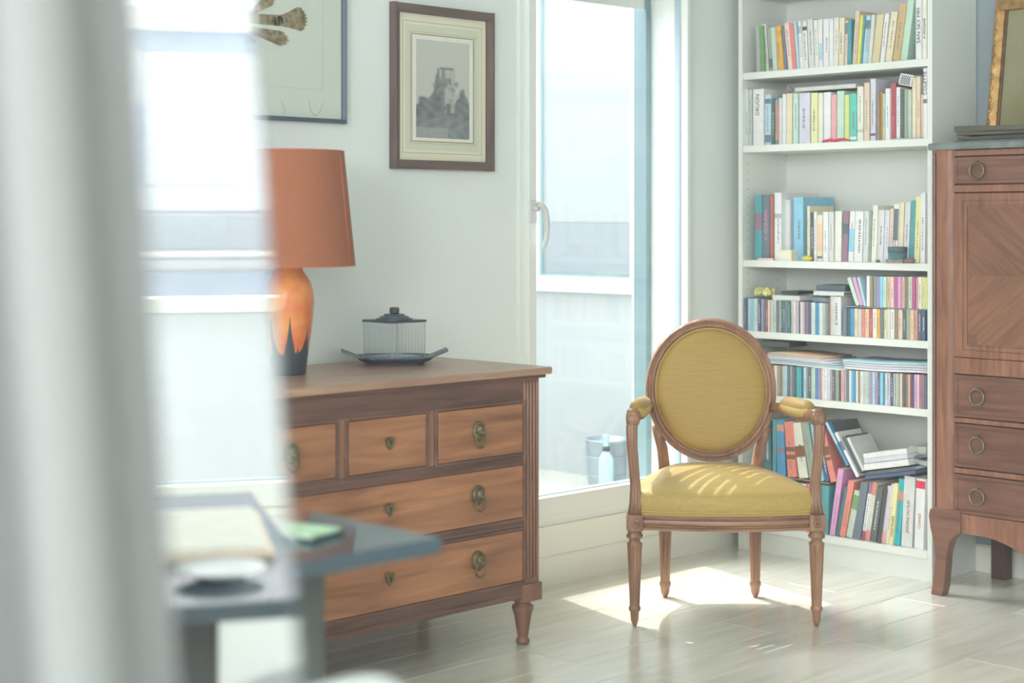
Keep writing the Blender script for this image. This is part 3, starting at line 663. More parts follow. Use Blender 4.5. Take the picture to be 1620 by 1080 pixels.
ORD = ['first', 'second', 'third', 'fourth', 'fifth', 'sixth', 'seventh', 'eighth', 'ninth', 'tenth', 'eleventh', 'twelfth', 'thirteenth', 'fourteenth', 'fifteenth', 'sixteenth', 'seventeenth', 'eighteenth', 'nineteenth', 'twentieth']
def ordw(i):
    if i < 20: return ORD[i]
    t = ['', '', 'twenty', 'thirty', 'forty', 'fifty', 'sixty', 'seventy', 'eighty'][(i+1)//10]; r_ = (i+1) % 10
    if r_ == 0: return t[:-1]+'ieth'
    return t+'-'+ORD[r_-1]
rb = random.Random(11)
rows = {}
def book(xf, yc, zb, t, h, dep, color, label, group, lean=0, kind='book', band=None, title=None, tcol='ink', pages=True, cat='book'):
    mat = M['b_'+color]; cv = .0014 if kind == 'book' else .0008
    q = MB(); q.box(0, cv*1.3, -t/2, t/2, 0, h).box(cv*1.3, dep, -t/2, -t/2+cv, 0, h).box(cv*1.3, dep, t/2-cv, t/2, 0, h)
    me = q.mesh(kind, mat); o = obj(kind, me); o.location = (xf, yc, zb+abs(math.sin(lean))*t/2+.0004); o.rotation_euler = (lean, 0, 0)
    tag(o, label, cat, group)
    bx(cv*1.3, dep-.002, -t/2+cv, t/2-cv, .001, h-.0015).build('page_block' if kind == 'book' else 'case_insert', M['pages'] if kind == 'book' else M['darkcover'], o)
    if title is None and t > .008 and rb.random() < .72:
        q = MB(); z_ = h*rb.uniform(.15, .35); e = h*rb.uniform(.6, .85); ww_ = t*rb.uniform(.16, .26); yo = t*rb.uniform(-.12, .12)
        while z_ < e:
            l_ = rb.uniform(.002, .007); q.box(-.0003, 0, yo-ww_/2, yo+ww_/2, z_, z_+l_); z_ += l_+rb.uniform(.0015, .005)
        q.build('title_print', M['inkpale' if color not in ('black', 'navy', 'dark slate', 'dark green', 'crimson', 'charcoal', 'dark teal', 'burgundy') else 'inkwhite'], o)
    elif title:
        txt, sz, tz, ty, mt = title
        me = text_mesh(txt, sz, M[mt]); tob = obj('title_lettering', me, o); tob.location = (-.0006, ty, tz); tob.rotation_euler = SPINE_ROT
    if band:
        for (b0, b1, bcx) in band: bx(-.0005, 0, -t/2+.0002, t/2-.0002, h*b0, h*b1).build('spine_band', M[bcx if bcx in M else 'b_'+bcx], o)
    return o
def shelf_books(shelfname, z0, items, noun, group, xf=5.10, where=None, zpick=True, dep=.15, kind='book', cat='book'):
    cnt = {}; total = {}
    for it in items: total[it[4]] = total.get(it[4], 0)+1
    for it in items:
        p0, p1, lean, ytop, color = it[:5]; ex = it[5] if len(it) > 5 else {}
        x_ = ex.get('x', xf+rb.uniform(-.004, .008))
        ya_, yb_ = yX(p0, x_), yX(p1, x_); t = max(.004, (ya_-yb_)*.93); yc = (ya_+yb_)/2
        zb = ex.get('z', z0); zt = zX((p0+p1)/2+lean, ytop, x_); h = zt-zb
        dyl = (yX(p0, x_)-yX(p0+lean, x_)); th = math.atan2(dyl, h); h = h/math.cos(th)-abs(math.sin(th))*t
        k = cnt.get(color, 0); cnt[color] = k+1
        art = 'the only' if total[color] == 1 else ordw(k)
        lab = f"{color} {ex.get('noun', noun)}, {'only ' + color + ' one' if total[color] == 1 else ordw(k) + ' ' + color + ' one from left'}, {where}"
        lab = ex.get('label', lab)
        book(x_, yc, zb, t, h, min(ex.get('dep', dep), XB-.02-x_), color, lab, group, th, kind, ex.get('band'), ex.get('title'), ex.get('tcol', 'ink'), cat=cat)

# top shelf
G1 = 'books on the top visible shelf'
s1 = [(1197, 1203, -2, 43, 'grey'), (1203, 1210, -3, 41, 'green'), (1210, 1217, -5, 38, 'pale grey'), (1217.5, 1223, -4, 43, 'sage', dict(band=[(.08, .28, 'charcoal')])), (1223, 1230, -4, 43, 'pale sage'), (1230, 1241, -5.5, 41, 'orange', dict(band=[(.78, .9, 'ochre')])),
      (1241, 1246, -4.5, 43, 'slate'), (1247, 1254, -6.5, 36, 'pale pink'), (1254, 1260.5, -6, 37, 'coral'), (1261, 1265.5, -6, 35, 'pale blue'), (1266, 1271, -4, 34, 'white', dict(band=[(.75, .9, 'grey')])), (1272, 1279, -3, 33, 'ivory', dict(band=[(.8, .88, 'black')])),
      (1280, 1289, -3.5, 30, 'pale grey'), (1289.5, 1295, -2.5, 32, 'ivory'), (1295.5, 1302, -1.5, 31, 'white', dict(band=[(.15, .5, 'pale blue')])), (1302.5, 1311.5, 0, 30, 'white'), (1312, 1318, 0, 30, 'white'), (1318.5, 1326, 1, 28, 'ivory'),
      (1326.5, 1335, 1.5, 28, 'cream'), (1336, 1340, 1.5, 33, 'pale pink', dict(band=[(.7, .95, 'teal')])), (1340.5, 1346, 1, 32, 'teal'), (1348, 1355, 5.5, 17, 'beige'), (1355.5, 1360, 5.5, 24, 'yellow'), (1360.5, 1364, 5.5, 25, 'teal'),
      (1364.5, 1372, 6, 24, 'pale blue', dict(band=[(.72, .9, 'slate')])), (1372.5, 1378, 6.5, 23, 'pale grey'), (1379, 1391, 8, 22, 'sand'), (1392, 1399, 8, 21, 'white'), (1400, 1411, 10, 18, 'cream'), (1412, 1423, 11.5, 6, 'tan'), (1424, 1435, 12.5, -4, 'mint'),
      (1448.5, 1458.5, 0, -20, 'white', dict(x=5.083, title=('SAN SKY MM', .0215, .055, 0, 'ink'), label='tall white book with large dark lettering, near the right end of the top shelf')),
      (1459, 1466.3, 0, -22, 'ivory', dict(x=5.083, title=('R. MODERNE', .012, .07, 0, 'ink'), label='tall ivory book with small lettering, against the right side of the top shelf'))]
shelf_books('top', SH['top'], s1, 'book', G1, where='top shelf')
s2 = [(1177.5, 1184, 0, 141, 'pale grey'), (1184.5, 1190, 0, 142, 'pale sage'), (1191, 1209, 0, 141, 'white', dict(title=('DRUON', .0225, .112, .004, 'ink'), label='wide white book lettered DRUON on the second shelf')), (1210, 1220, 0, 150, 'pale blue', dict(band=[(.82, .92, 'slate'), (.05, .2, 'slate')])),
      (1221, 1225, 0, 156, 'dark green'), (1225.5, 1231, 0, 157, 'salmon', dict(band=[(.0, .1, 'teal'), (.86, .99, 'sage')])), (1232, 1237.5, 0, 155, 'pale grey'), (1238, 1243.5, 0, 149, 'white'), (1244, 1253.5, 0, 148, 'cream'), (1254.5, 1263, 0, 148, 'mint'),
      (1264, 1282, 0, 147, 'lavender'), (1283, 1293.5, 0, 147, 'pale yellow'), (1294.5, 1302, 0, 147, 'ivory'), (1303, 1314.5, 0, 146, 'white'), (1315, 1323.5, 0, 150, 'pink'), (1324, 1335.5, 0, 144, 'mint'), (1336, 1343.5, 0, 150, 'lime'),
      (1344, 1355.5, 0, 148, 'turquoise', dict(band=[(.04, .1, 'white')])), (1356, 1366, 0, 137, 'ivory', dict(band=[(.17, .18, 'slate'), (.2, .21, 'slate')])), (1367, 1375.5, 0, 131, 'beige'), (1377, 1385.5, 0, 125, 'lavender', dict(band=[(.08, .12, 'navy')])), (1387, 1391.5, 0, 148, 'brown'), (1392, 1396, 0, 146, 'ochre'),
      (1396.5, 1400, 0, 148, 'pale sage'), (1400.5, 1408, 0, 140, 'white'), (1409, 1417.5, 0, 132, 'crimson', dict(tcol='inkwhite', title=('LITTERATURE', .0105, .02, 0, 'inkpink'))), (1418, 1424, 0, 138, 'white'), (1424.5, 1430, 0, 141, 'charcoal'),
      (1430.5, 1435.5, 0, 141, 'sage'), (1436, 1442, 0, 142, 'pale sage'), (1443, 1449, 0, 123, 'cream'), (1449.5, 1456, 0, 121, 'beige'), (1457, 1460.5, 0, 150, 'peach'),
      (1460.5, 1467, 0, 108, 'white', dict(x=5.083, title=('COLETTE', .0195, .150, 0, 'ink'), band=[(.5, .56, 'plum')], label='tall white book lettered COLETTE at the right end of second shelf'))]
shelf_books('second', SH['second'], s2, 'book', 'books on the second shelf', where='second shelf')
s3 = [(1194, 1206, 0, 308, 'teal', dict(band=[(.45, .72, 'plum')])), (1206.5, 1217.5, 0, 308, 'slate', dict(title=('V. ONRAWI', .0215, .075, 0, 'inkpink'), label='slate book with big pink lettering near the left of third shelf')), (1218, 1224, 0, 309, 'brick'),
      (1225, 1236.5, 0, 305, 'white', dict(dep=.22, band=[(.62, .69, 'grey')])), (1238, 1250, 0, 316, 'white', dict(x=5.13)), (1255, 1271, 0, 312, 'sky blue', dict(x=5.13, dep=.2)), (1277, 1281, 0, 326, 'cream'), (1281.5, 1287, 0, 336, 'dark slate'),
      (1287.5, 1292, 0, 335, 'white'), (1292.5, 1301.5, 0, 340, 'cream', dict(band=[(.22, .8, 'peach'), (.06, .11, 'slate')])), (1302, 1310.5, 0, 335, 'white'), (1311, 1319, 0, 335, 'pale grey'), (1320, 1331, 1, 334, 'ivory'),
      (1331.5, 1341, 2.5, 334, 'plum', dict(band=[(.55, .75, 'dark slate')])), (1341.5, 1350, 3, 334, 'white', dict(band=[(.2, .65, 'sky blue')])), (1350.5, 1364, 2.5, 334, 'white'), (1365, 1373, 2, 334, 'pale grey'), (1373.5, 1377.5, 2, 335, 'sage'),
      (1378, 1386, 3, 325, 'ivory'), (1386.5, 1397, 2.5, 332, 'white'), (1397.5, 1405, 3, 332, 'lavender'), (1405.5, 1411, 3, 330, 'beige'), (1411.5, 1419.5, 3, 323, 'white', dict(band=[(.38, .92, 'slate')])), (1420, 1428, 3, 320, 'cream'), (1428.5, 1437.5, 3.5, 320, 'pale grey'),
      (1438, 1445, 3.5, 317, 'teal'), (1445.5, 1454.5, 3, 311, 'pale yellow'), (1455.5, 1463, 1, 305, 'white')]
shelf_books('third', SH['third'], s3, 'book', 'books on the third shelf', where='third shelf')
# CDs: fourth and fifth shelf
CDC = ['navy', 'white', 'pale blue', 'sky blue', 'mint', 'pale grey', 'navy', 'white', 'slate', 'burgundy', 'pale pink', 'white', 'pale sage', 'pale grey', 'slate', 'white', 'dark green', 'dark teal', 'slate', 'dark green', 'pale blue', 'pale pink', 'white', 'navy', 'pale grey', 'pink', 'slate', 'plum', 'navy', 'white', 'ivory', 'blue', 'sky blue', 'white', 'mint', 'grey', 'green', 'pale grey', 'burgundy', 'pink', 'charcoal', 'burgundy', 'black', 'slate', 'white', 'charcoal', 'grey']
def cd_row(pA, pB, zb, yA, yB, where, group, pal, step, xf, kind='cd_case', noun='CD case', dep=.125, jit=.4):
    px = pA; items = []; i = 0
    while px < pB-step*.6:
        wd = step*rb.uniform(1-jit*.5, 1+jit); e = min(px+wd, pB); f_ = (px-pA)/(pB-pA)
        items.append((px, e-.25, 0, yA+(yB-yA)*f_+rb.uniform(-.6, .6), pal[i % len(pal)], dict(z=zb, dep=dep))); px = e; i += 1
    shelf_books('', zb, items, noun, group, xf=xf, where=where, dep=dep, kind=kind, cat='CD' if kind == 'cd_case' else 'book')
cd_row(1177.6, 1306, SH['fourth'], 472, 479.5, 'left row, fourth shelf', 'CDs in the left row of the fourth shelf', CDC, 3.3, 5.085)
shelf_books('', SH['fourth'], [(1306.5, 1312, 0, 471, 'brown', dict(label='narrow brown book between CDs and fat white book, fourth shelf')), (1313, 1331, 0, 469, 'white', dict(label='fat white book in the middle of the fourth shelf'))], 'book', 'books amid the CDs on the fourth shelf', where='on the fourth shelf')
P4 = ['slate', 'dark teal', 'blue', 'beige', 'pale sage', 'coral', 'peach', 'crimson', 'ivory', 'orange', 'slate', 'pale yellow', 'pale grey', 'ivory', 'brown', 'beige', 'charcoal', 'sage', 'peach', 'pink', 'charcoal', 'navy']
cd_row(1333.5, 1467, SH['fourth'], 487.5, 491, 'lower right row, fourth shelf', 'small books in the lower right row, fourth shelf', P4, 5.6, 5.09, 'book', 'small book', .13, .25)
ZU = zX(1400, 488, 5.09)+.004
bd = bx(5.095, 5.235, yX(1338, 5.1), yX(1467.3, 5.1), ZU-.0045, ZU-.0005).build('dividing_board', M['tree']); tag(bd, 'thin dark board between the two rows of small books', 'board')
P4b = ['white', 'brown', 'sage', 'violet', 'sky blue', 'mint', 'peach', 'pale pink', 'magenta', 'mauve pink', 'beige', 'brown', 'pale sage', 'magenta', 'pink', 'ivory', 'pale yellow', 'lime', 'mint']
cd_row(1371, 1467, ZU, 437, 438.5, 'upper right row, fourth shelf', 'small books in the upper right row, fourth shelf', P4b, 5.3, 5.09, 'book', 'small book', .12, .25)
shelf_books('', ZU, [(1354, 1360, -15, 438, 'mint', dict(label='mint book, leftmost of four leaning books on the fourth shelf')), (1360.5, 1366, -13, 438, 'mauve pink', dict(label='mauve pink leaning book, second of the leaning books, fourth shelf')), (1366.5, 1370.5, -11, 438, 'pale blue', dict(label='pale blue leaning book, third of the leaning books, fourth shelf'))], 'book', 'leaning books on the fourth shelf', where='', xf=5.095, dep=.12)
CD5 = ['mauve pink', 'plum', 'slate', 'sage', 'dark teal', 'white', 'slate', 'salmon', 'ivory', 'white', 'brown', 'mint', 'pale blue', 'slate', 'grey', 'slate', 'navy', 'turquoise', 'bright turquoise', 'navy', 'pale blue', 'grey', 'charcoal', 'pale grey', 'mint', 'blue', 'violet', 'pale pink', 'ivory', 'white', 'lavender', 'grey', 'charcoal', 'grey', 'sage', 'black', 'pink', 'pale grey', 'slate', 'white', 'sky blue', 'blue', 'ivory', 'brown', 'white', 'mint', 'pale grey', 'grey', 'violet', 'pale blue', 'mauve pink', 'dark teal', 'sky blue', 'blue', 'pale grey', 'white', 'navy', 'grey', 'ivory', 'sage', 'pale pink', 'charcoal', 'brown', 'beige', 'burgundy', 'navy', 'mauve pink', 'pale pink']
cd_row(1196, 1467.3, SH['fifth'], 576, 594, 'fifth shelf', 'CDs on the fifth shelf', CD5, 3.5, 5.09)
# bottom shelf: lower leaning row, then upper row standing on it
low = [(1197, 1206, 1, 762, 'slate'), (1207, 1218, 1, 762, 'ivory'), (1219, 1228, 1, 763, 'sage'), (1229, 1240, 1, 763, 'crimson'), (1241, 1252, 1, 764, 'white'), (1253, 1263, 1, 764, 'dark green'), (1264, 1274, 1, 765, 'ivory'), (1275, 1285, 1, 765, 'coral'), (1286, 1297, 1, 766, 'pale sage'), (1298, 1310, 2, 768, 'teal'),
       (1312, 1321, 14, 741, 'mauve pink', dict(noun='slim book')), (1322, 1327, 14, 770, 'dark teal'), (1327.5, 1337, 15, 760, 'coral'), (1338, 1348, 14, 775, 'pale sage', dict(band=[(.6, .9, 'green')])), (1349, 1361, 13, 762, 'slate'), (1362.5, 1368.5, 13, 762, 'white', dict(band=[(0, .16, 'burgundy'), (.8, 1, 'plum')])), (1369, 1375, 13, 762, 'ivory', dict(band=[(0, .18, 'coral'), (.78, 1, 'coral')])),
       (1376, 1386, 12, 770, 'charcoal'), (1387, 1393, 11, 772, 'black'), (1393.5, 1400, 11, 768, 'lavender', dict(band=[(0, .2, 'pink')])), (1400.5, 1406, 10, 765, 'cream'), (1406.5, 1412, 9, 764, 'pale yellow', dict(title=('ATLAS MONDE', .011, .03, 0, 'ink'))), (1413, 1423.5, 9, 757, 'bright turquoise', dict(band=[(.68, .82, 'salmon')])),
       (1425, 1443, 5.5, 753, 'pale grey', dict(title=('JARDINS DU SUD', .015, .05, 0, 'inkbrown'), noun='fat book')), (1446, 1461, 3.5, 757, 'white', dict(noun='fat book', band=[(.86, .97, 'inkred')], title=('CHINES', .016, .07, 0, 'matgold')))]
shelf_books('bottom', SH['bottom'], low, 'book', 'lower row of books on the bottom shelf', where='lower row, bottom shelf', xf=5.095, dep=.19)
ZL = zX(1250, 756, 5.1)+.003
up = [(1208, 1221, -2, 664, 'dark teal', dict(noun='comic album')), (1222, 1228, 0, 664, 'teal', dict(noun='comic album')), (1229.5, 1243.5, -3, 664, 'blue', dict(band=[(.8, .92, 'salmon'), (.42, .5, 'plum')], noun='comic album')), (1246, 1261, -6, 666, 'coral', dict(band=[(.46, .54, 'inkbrown'), (.32, .4, 'inkbrown')], noun='comic album')), (1264, 1279, -12, 667, 'ivory', dict(band=[(.38, .58, 'inkbrown')], noun='comic album')), (1281, 1293, -14, 668, 'sage', dict(noun='comic album')),
      (1296, 1304, -15, 670, 'sky blue', dict(noun='comic album')), (1306, 1312, -16, 672, 'navy', dict(noun='comic album'))]
bd = bx(5.10, 5.35, yX(1197, 5.1), yX(1311, 5.1), ZL-.006, ZL-.001).build('flat_album', M['b_brown']); tag(bd, 'flat brown album lying on the lower row, bottom shelf', 'book')
shelf_books('', ZL, up, 'comic album', 'comic albums in the upper row of the bottom shelf', where='upper row, bottom shelf', xf=5.10, dep=.21)
shelf_books('', ZL, [(1314, 1324, -20, 676, 'coral', dict(label='coral comic album leaning left, right of chair arm post, bottom shelf', z=ZL-.0, band=[(.5, .66, 'inkbrown'), (.4, .46, 'inkbrown')]))], 'comic album', 'comic albums in the upper row of the bottom shelf', where='', xf=5.10, dep=.2)

# --- small things on the shelves
def P3(px, py, x): return (x, yX(px, x), zX(px, py, x))
def slab(name, label, cat, px0, px1, y0, y1, x, dep, mat, roll=0, zb=None, part=None, group=None, pmat=None, cover=.15):
    """flat lying book or box seen from its front: two covers and a page block"""
    ya_, yb_ = yX(px0, x), yX(px1, x); pm_ = (px0+px1)/2
    z0 = zX(pm_, y1, x) if zb is None else zb; h = zX(pm_, y0, x)-zX(pm_, y1, x)
    e = empty(name, label, cat, (x, (ya_+yb_)/2, z0), 0, group); e.rotation_euler = (roll, 0, 0)
    wd = (ya_-yb_)/2; t = h*cover
    q = MB(); q.box(0, dep, -wd, wd, 0, t).box(0, dep, -wd, wd, h-t, h).box(-.001, .002, -wd, wd, t, h-t); q.build('cover', mat, e, min(.001, t*.3))
    bx(.002, dep-.004, -wd+.003, wd-.003, t, h-t).build(part or 'page_block', pmat or M['pages'], e)
    return e
def stone(name, label, cat, px, y0, y1, wpx, x, mat, zb, seed, bumpy=.15):
    c = P3(px, (y0+y1)/2, x); sc = (x/ray(px)[0])/FPX; rx_ = wpx*sc/2; h = (y1-y0)*sc; r_ = random.Random(seed)
    e = MB(); n_, m_ = 14, 9; prof = []
    vs = []; ph = [r_.uniform(0, 6.3) for _ in range(4)]
    for i in range(m_+1):
        for j in range(n_):
            a = 2*PI*j/n_; p = PI*i/m_; k = 1+bumpy*math.sin(3*a+ph[0])*math.sin(2*p+ph[1])+bumpy*.7*math.sin(5*a+ph[2]+p*4)
            vs.append((rx_*.75*math.sin(p)*math.cos(a)*k, rx_*math.sin(p)*math.sin(a)*k, h/2-h/2*math.cos(p)*(1 if p > PI/2 else .96)*(1+.3*(k-1))))
    e.add(vs, [(i*n_+j, i*n_+(j+1) % n_, (i+1)*n_+(j+1) % n_, (i+1)*n_+j) for i in range(m_) for j in range(n_)], True)
    o_ = e.build(name, mat); o_.location = (x+.0, c[1], zb); return tag(o_, label, cat)
mstone = paint('grey_stone', C(150, 144, 140), .9, .3, 80, bmp=.5); mystone = paint('yellow_stone', C(220, 206, 96), .6, .2, 60); mrstone = paint('rosy_brown_stone', C(150, 124, 120), .8, .3, 60)
mdstone = paint('dark_pebble', C(112, 118, 110), .7, .2, 60); msponge = paint('pale_yellow_sponge', C(214, 210, 140), .9, .3, 60, bmp=.8)
zt2 = lambda px, py: zX(px, py, 5.11)
stone('grey_stone', 'rough grey stone on top of the books, second shelf', 'stone', 1249, 138, 148, 13, 5.125, mstone, zt2(1249, 148)+.003, 1, .2)
slab('flat_white_book', 'flat white book lying across the second shelf books', 'book', 1258, 1354, 138.5, 145.2, 5.115, .12, M['b_pale grey'], 0, zt2(1305, 143.5)+.0035)
e = slab('checked_box', 'small black and white checked box tilted on the second shelf', 'box', 1421, 1441.5, 116, 134, 5.092, .05, M['inkwhite'], math.radians(13), zX(1430, 137.5, 5.10)+.004, 'box_core', pmat=M['ink'])
q = MB(); sc_ = .0021
for i in range(9):
    for j in range(7):
        if (i+j) % 2 == 0: q.box(-.0018, -.001, .0205-.0046*i-.0046, .0205-.0046*i, .003+.0046*j, .003+.0046*(j+1))
q.build('check_print', M['ink'], e)
slab('thin_grey_booklet', 'thin grey booklet lying under books on the right of second shelf', 'book', 1409, 1457, 221.6, 223.6, 5.083, .012, M['b_grey'], 0, SH['second'])
q = MB(); ys = [yX(p, 5.092) for p in (1301, 1308, 1314, 1320, 1326, 1333, 1345)]
q.tube([(5.090+.006*(i % 2), y_, SH['second']+.0045+.003*((i*7) % 3)) for i, y_ in enumerate(ys)], [.003, .005, .0045, .0055, .005, .004, .0025], 8)
tag(q.build('red_ribbon', M['inkred']), 'crumpled red ribbon at the front of the second shelf', 'ribbon')
slab('cream_box', 'small cream cardboard box at the front of the third shelf', 'box', 1232, 1252, 395.5, 412.5, 5.088, .10, M['matcream'], 0, SH['third'], 'box_core', pmat=M['matcream'])
slab('pink_booklet', 'thin pink booklet lying at the left front of third shelf', 'book', 1199, 1223, 409, 412.5, 5.083, .013, M['b_pale pink'], 0, SH['third'])
stone('yellow_stone', 'small rounded yellow stone on the third shelf', 'stone', 1277, 405, 414, 19, 5.093, mystone, SH['third'], 2, .05)
stone('dark_pebble', 'tiny dark pebble on the third shelf', 'stone', 1388.5, 411, 416, 8, 5.09, mdstone, SH['third'], 3, .05)
sb_ = slab('pale_stone_slab', 'pale rough slab under the dark round tin on third shelf', 'stone', 1401, 1428, 409.5, 416, 5.075, .05, mstone, 0, SH['third'], 'slab_core', pmat=mstone, cover=.3)
stone('rosy_stone', 'rosy brown flat stone right of the dark tin, third shelf', 'stone', 1438.5, 408, 416.5, 19, 5.086, mrstone, SH['third'], 5, .08)
c_ = P3(1421, 408, 5.1); t_ = empty('round_tin', 'dark blue green round tin with lid on the third shelf', 'tin', (5.098, c_[1], SH['third']+.0145))
MB().lathe([(.001, 0), (.033, 0), (.034, .002), (.034, .026), (.001, .026)], 32).build('tin_body', M['b_dark teal'], t_)
MB().lathe([(.001, .026), (.035, .026), (.0355, .028), (.0355, .041), (.034, .043), (.001, .043)], 32).build('lid', M['b_dark slate'], t_)
zc4 = SH['fourth']+.128
q = MB(); rs = random.Random(5)
cc = P3(1207, 462, 5.12)
for i in range(26): q.sphere((rs.uniform(-.015, .03), rs.uniform(-.042, .026), .014+rs.random()*.014), rs.uniform(.009, .014), 8, 6)
q.sphere((.01, .012, .024), .016, 10, 6); q.sphere((.005, .02, .034), .008, 8, 6)
o_ = q.build('dried_yellow_sponge', msponge); o_.location = (5.12, cc[1], zX(1205, 471, 5.12)+.001); tag(o_, 'lumpy pale yellow sponge on top of CDs, fourth shelf', 'ornament')
slab('white_cd_tray', 'white slim case lying on the CDs, fourth shelf', 'CD', 1222, 1265, 468, 476, 5.088, .13, M['b_pale grey'], 0, zX(1243, 476.5, 5.09)+.003, 'case_insert', pmat=M['paper'])
slab('black_cd_case', 'black slim case lying behind the white case, fourth shelf', 'CD', 1236, 1262, 462.5, 467, 5.13, .12, M['b_black'], 0, zX(1243, 467.5, 5.09)+.004, 'case_insert', pmat=M['darkcover'])
slab('slate_cd_box', 'grey blue case lying low in the small stack, fourth shelf', 'CD', 1285, 1308, 471.5, 479, 5.088, .13, M['b_slate'], 0, zX(1296, 479, 5.09)+.0035, 'case_insert', pmat=M['b_pale blue'])
slab('clear_cd_box', 'pale case with plum edge lying in the small stack, fourth shelf', 'CD', 1287, 1335, 462.5, 469.3, 5.09, .13, M['b_pale grey'], 0, zX(1311, 468, 5.09)+.001, 'case_insert', pmat=M['b_plum'])
slab('dark_cd_box', 'dark case on top of the small stack, fourth shelf', 'CD', 1291, 1337, 451, 460.5, 5.10, .12, M['b_dark slate'], 0, zX(1311, 462, 5.09)+.003, 'case_insert', pmat=M['b_black'], cover=.3)
# magazines: stacks of thin bent sheets, each one an object
def magazine(px0, px1, zb, x, t, dep, sag, mat, label, group, rz=0):
    ya_, yb_ = yX(px0, x), yX(px1, x); W = ya_-yb_; n_ = 12; e = MB(); vs = []
    for k in (0, 1):
        for i in range(n_+1):
            u = i/n_; y_ = -u*W; z_ = sag*(math.sin(u*PI*1.3+.4)*.5)+k*t
            vs += [(-.002+.003*math.sin(u*9), y_, z_), (dep, y_, z_)]
    m2 = 2*(n_+1); fs = []
    for i in range(n_):
        a = 2*i; fs += [(a, a+1, a+3, a+2), (a+m2, a+2+m2, a+3+m2, a+1+m2), (a, a+2, a+2+m2, a+m2), (a+1, a+1+m2, a+3+m2, a+3)]
    fs += [(0, m2, m2+1, 1), (2*n_, 2*n_+1, 2*n_+1+m2, 2*n_+m2)]
    e.add(vs, fs, True); o_ = e.build('magazine', mat); o_.location = (x, ya_, zb); o_.rotation_euler = (0, 0, rz); tag(o_, label, 'magazine', group)
z5 = SH['fifth']+.128
mags = ['b_white', 'b_pale blue', 'b_pale grey', 'b_white', 'b_lavender', 'b_peach']
zt5 = zX(1260, 580, 5.09)+.002
for i in range(6): magazine(1200+i*3, 1334-i*7, zt5+.0012+i*.0072, 5.082+.004*(i % 3), .0052, .20, .007, M[mags[i]], f'{["lowest", "second lowest", "third lowest", "third highest", "second highest", "topmost"][i]} magazine of the left pile on the fifth shelf', 'magazines on the fifth shelf')
zt5 = zX(1400, 589, 5.09)+.004
for i in range(4): magazine(1336-i, 1466-i*2, zt5+.002+i*.0085, 5.080+.004*(i % 3), .0065, .21, -.006, M[mags[(i+3) % 5]], f'{["lowest", "second lowest", "second highest", "topmost"][i]} magazine of the right pile on the fifth shelf', 'magazines on the fifth shelf')
slab('dark_box', 'dark low box at the back left of the fifth shelf, above magazines', 'box', 1205, 1248, 543, 552, 5.15, .12, M['b_charcoal'], 0, zX(1230, 556, 5.09)+.012, 'box_core', pmat=M['darkcover'])
# bottom shelf: tilted things on the lower row
def tilted(name, label, cat, px, py, wpx, hpx, x, dep, roll, mat, core, cover=.14, yaw=0):
    sc = (x/ray(px)[0])/FPX; W = wpx*sc/math.cos(math.radians(45))*.72; h = hpx*sc; t = h*cover
    e = empty(name, label, cat, P3(px, py, x)); e.rotation_euler = (roll, 0, yaw)
    q = MB(); q.box(0, dep, -W/2, W/2, -h/2, -h/2+t).box(0, dep, -W/2, W/2, h/2-t, h/2).box(-.001, .002, -W/2, W/2, -h/2+t, h/2-t); q.build('cover', mat, e, .0006)
    bx(.002, dep-.003, -W/2+.002, W/2-.002, -h/2+t, h/2-t).build('page_block', core, e); return e
RL = math.radians(-11.5)
tilted('dvd_case', 'dark case at the bottom of the tilted pile, bottom shelf', 'DVD', 1408, 751, 92, 6, 5.090, .19, RL, M['b_navy'], M['b_slate'])
tilted('dvd_case', 'navy case second from bottom of the tilted pile, bottom shelf', 'DVD', 1409, 744.5, 90, 6, 5.088, .19, RL, M['b_dark slate'], M['b_pale blue'])
tilted('white_book', 'thickest white book lying in the tilted pile, above the navy cases', 'book', 1402, 735, 82, 10, 5.084, .14, RL, M['b_white'], M['paper'])
tilted('white_book', 'white book third from bottom in the tilted pile', 'book', 1401, 725.5, 80, 7.5, 5.084, .14, RL, M['b_lavender'], M['paper'])
tilted('white_book', 'white book topmost in the tilted pile on the bottom shelf', 'book', 1400, 717.5, 80, 8, 5.084, .14, RL, M['b_white'], M['paper'])
tilted('sage_book', 'pale sage book lying behind the tilted pile, bottom right', 'book', 1452, 712, 30, 12, 5.16, .12, math.radians(-3), M['b_pale sage'], M['pages'])
tilted('grey_booklet', 'grey booklet poking out right of the tilted pile, bottom shelf', 'book', 1455, 731, 26, 7, 5.12, .14, math.radians(8), M['b_grey'], M['pages'])
tilted('blue_grey_booklet', 'blue grey booklet poking out under the sage book, bottom shelf', 'book', 1456, 722, 24, 5, 5.13, .14, math.radians(-12), M['b_slate'], M['paper'])
def standlean(name, label, cat, px0, py0, px1, py1, t_px, x, dep, mat, core, band=None):
    """a book whose spine runs from one pixel point (bottom) to another (top)"""
    a = Vector(P3(px0, py0, x)); b_ = Vector(P3(px1, py1, x)); dv = b_-a; h = dv.length; th = math.atan2(-dv.y, dv.z); sc = (x/ray(px0)[0])/FPX; t = t_px*sc
    q = MB(); cv = .0012; q.box(0, .002, -t/2, t/2, 0, h).box(.002, dep, -t/2, -t/2+cv, 0, h).box(.002, dep, t/2-cv, t/2, 0, h)
    o_ = q.build(name, mat); o_.location = a; o_.rotation_euler = (th, 0, 0); tag(o_, label, cat)
    bx(.002, dep-.003, -t/2+cv, t/2-cv, .001, h-.002).build('page_block', core, o_)
    if band:
        for b0, b1, bm in band: bx(-.0005, 0, -t/2+.0002, t/2-.0002, h*b0, h*b1).build('spine_band', M[bm], o_)
    return o_
standlean('blue_white_case', 'blue and white case leaning left above the pink book, bottom shelf', 'DVD', 1341, 736, 1307, 668, 5, 5.10, .15, M['b_blue'], M['darkcover'], [(.5, 1, 'b_pale blue')])
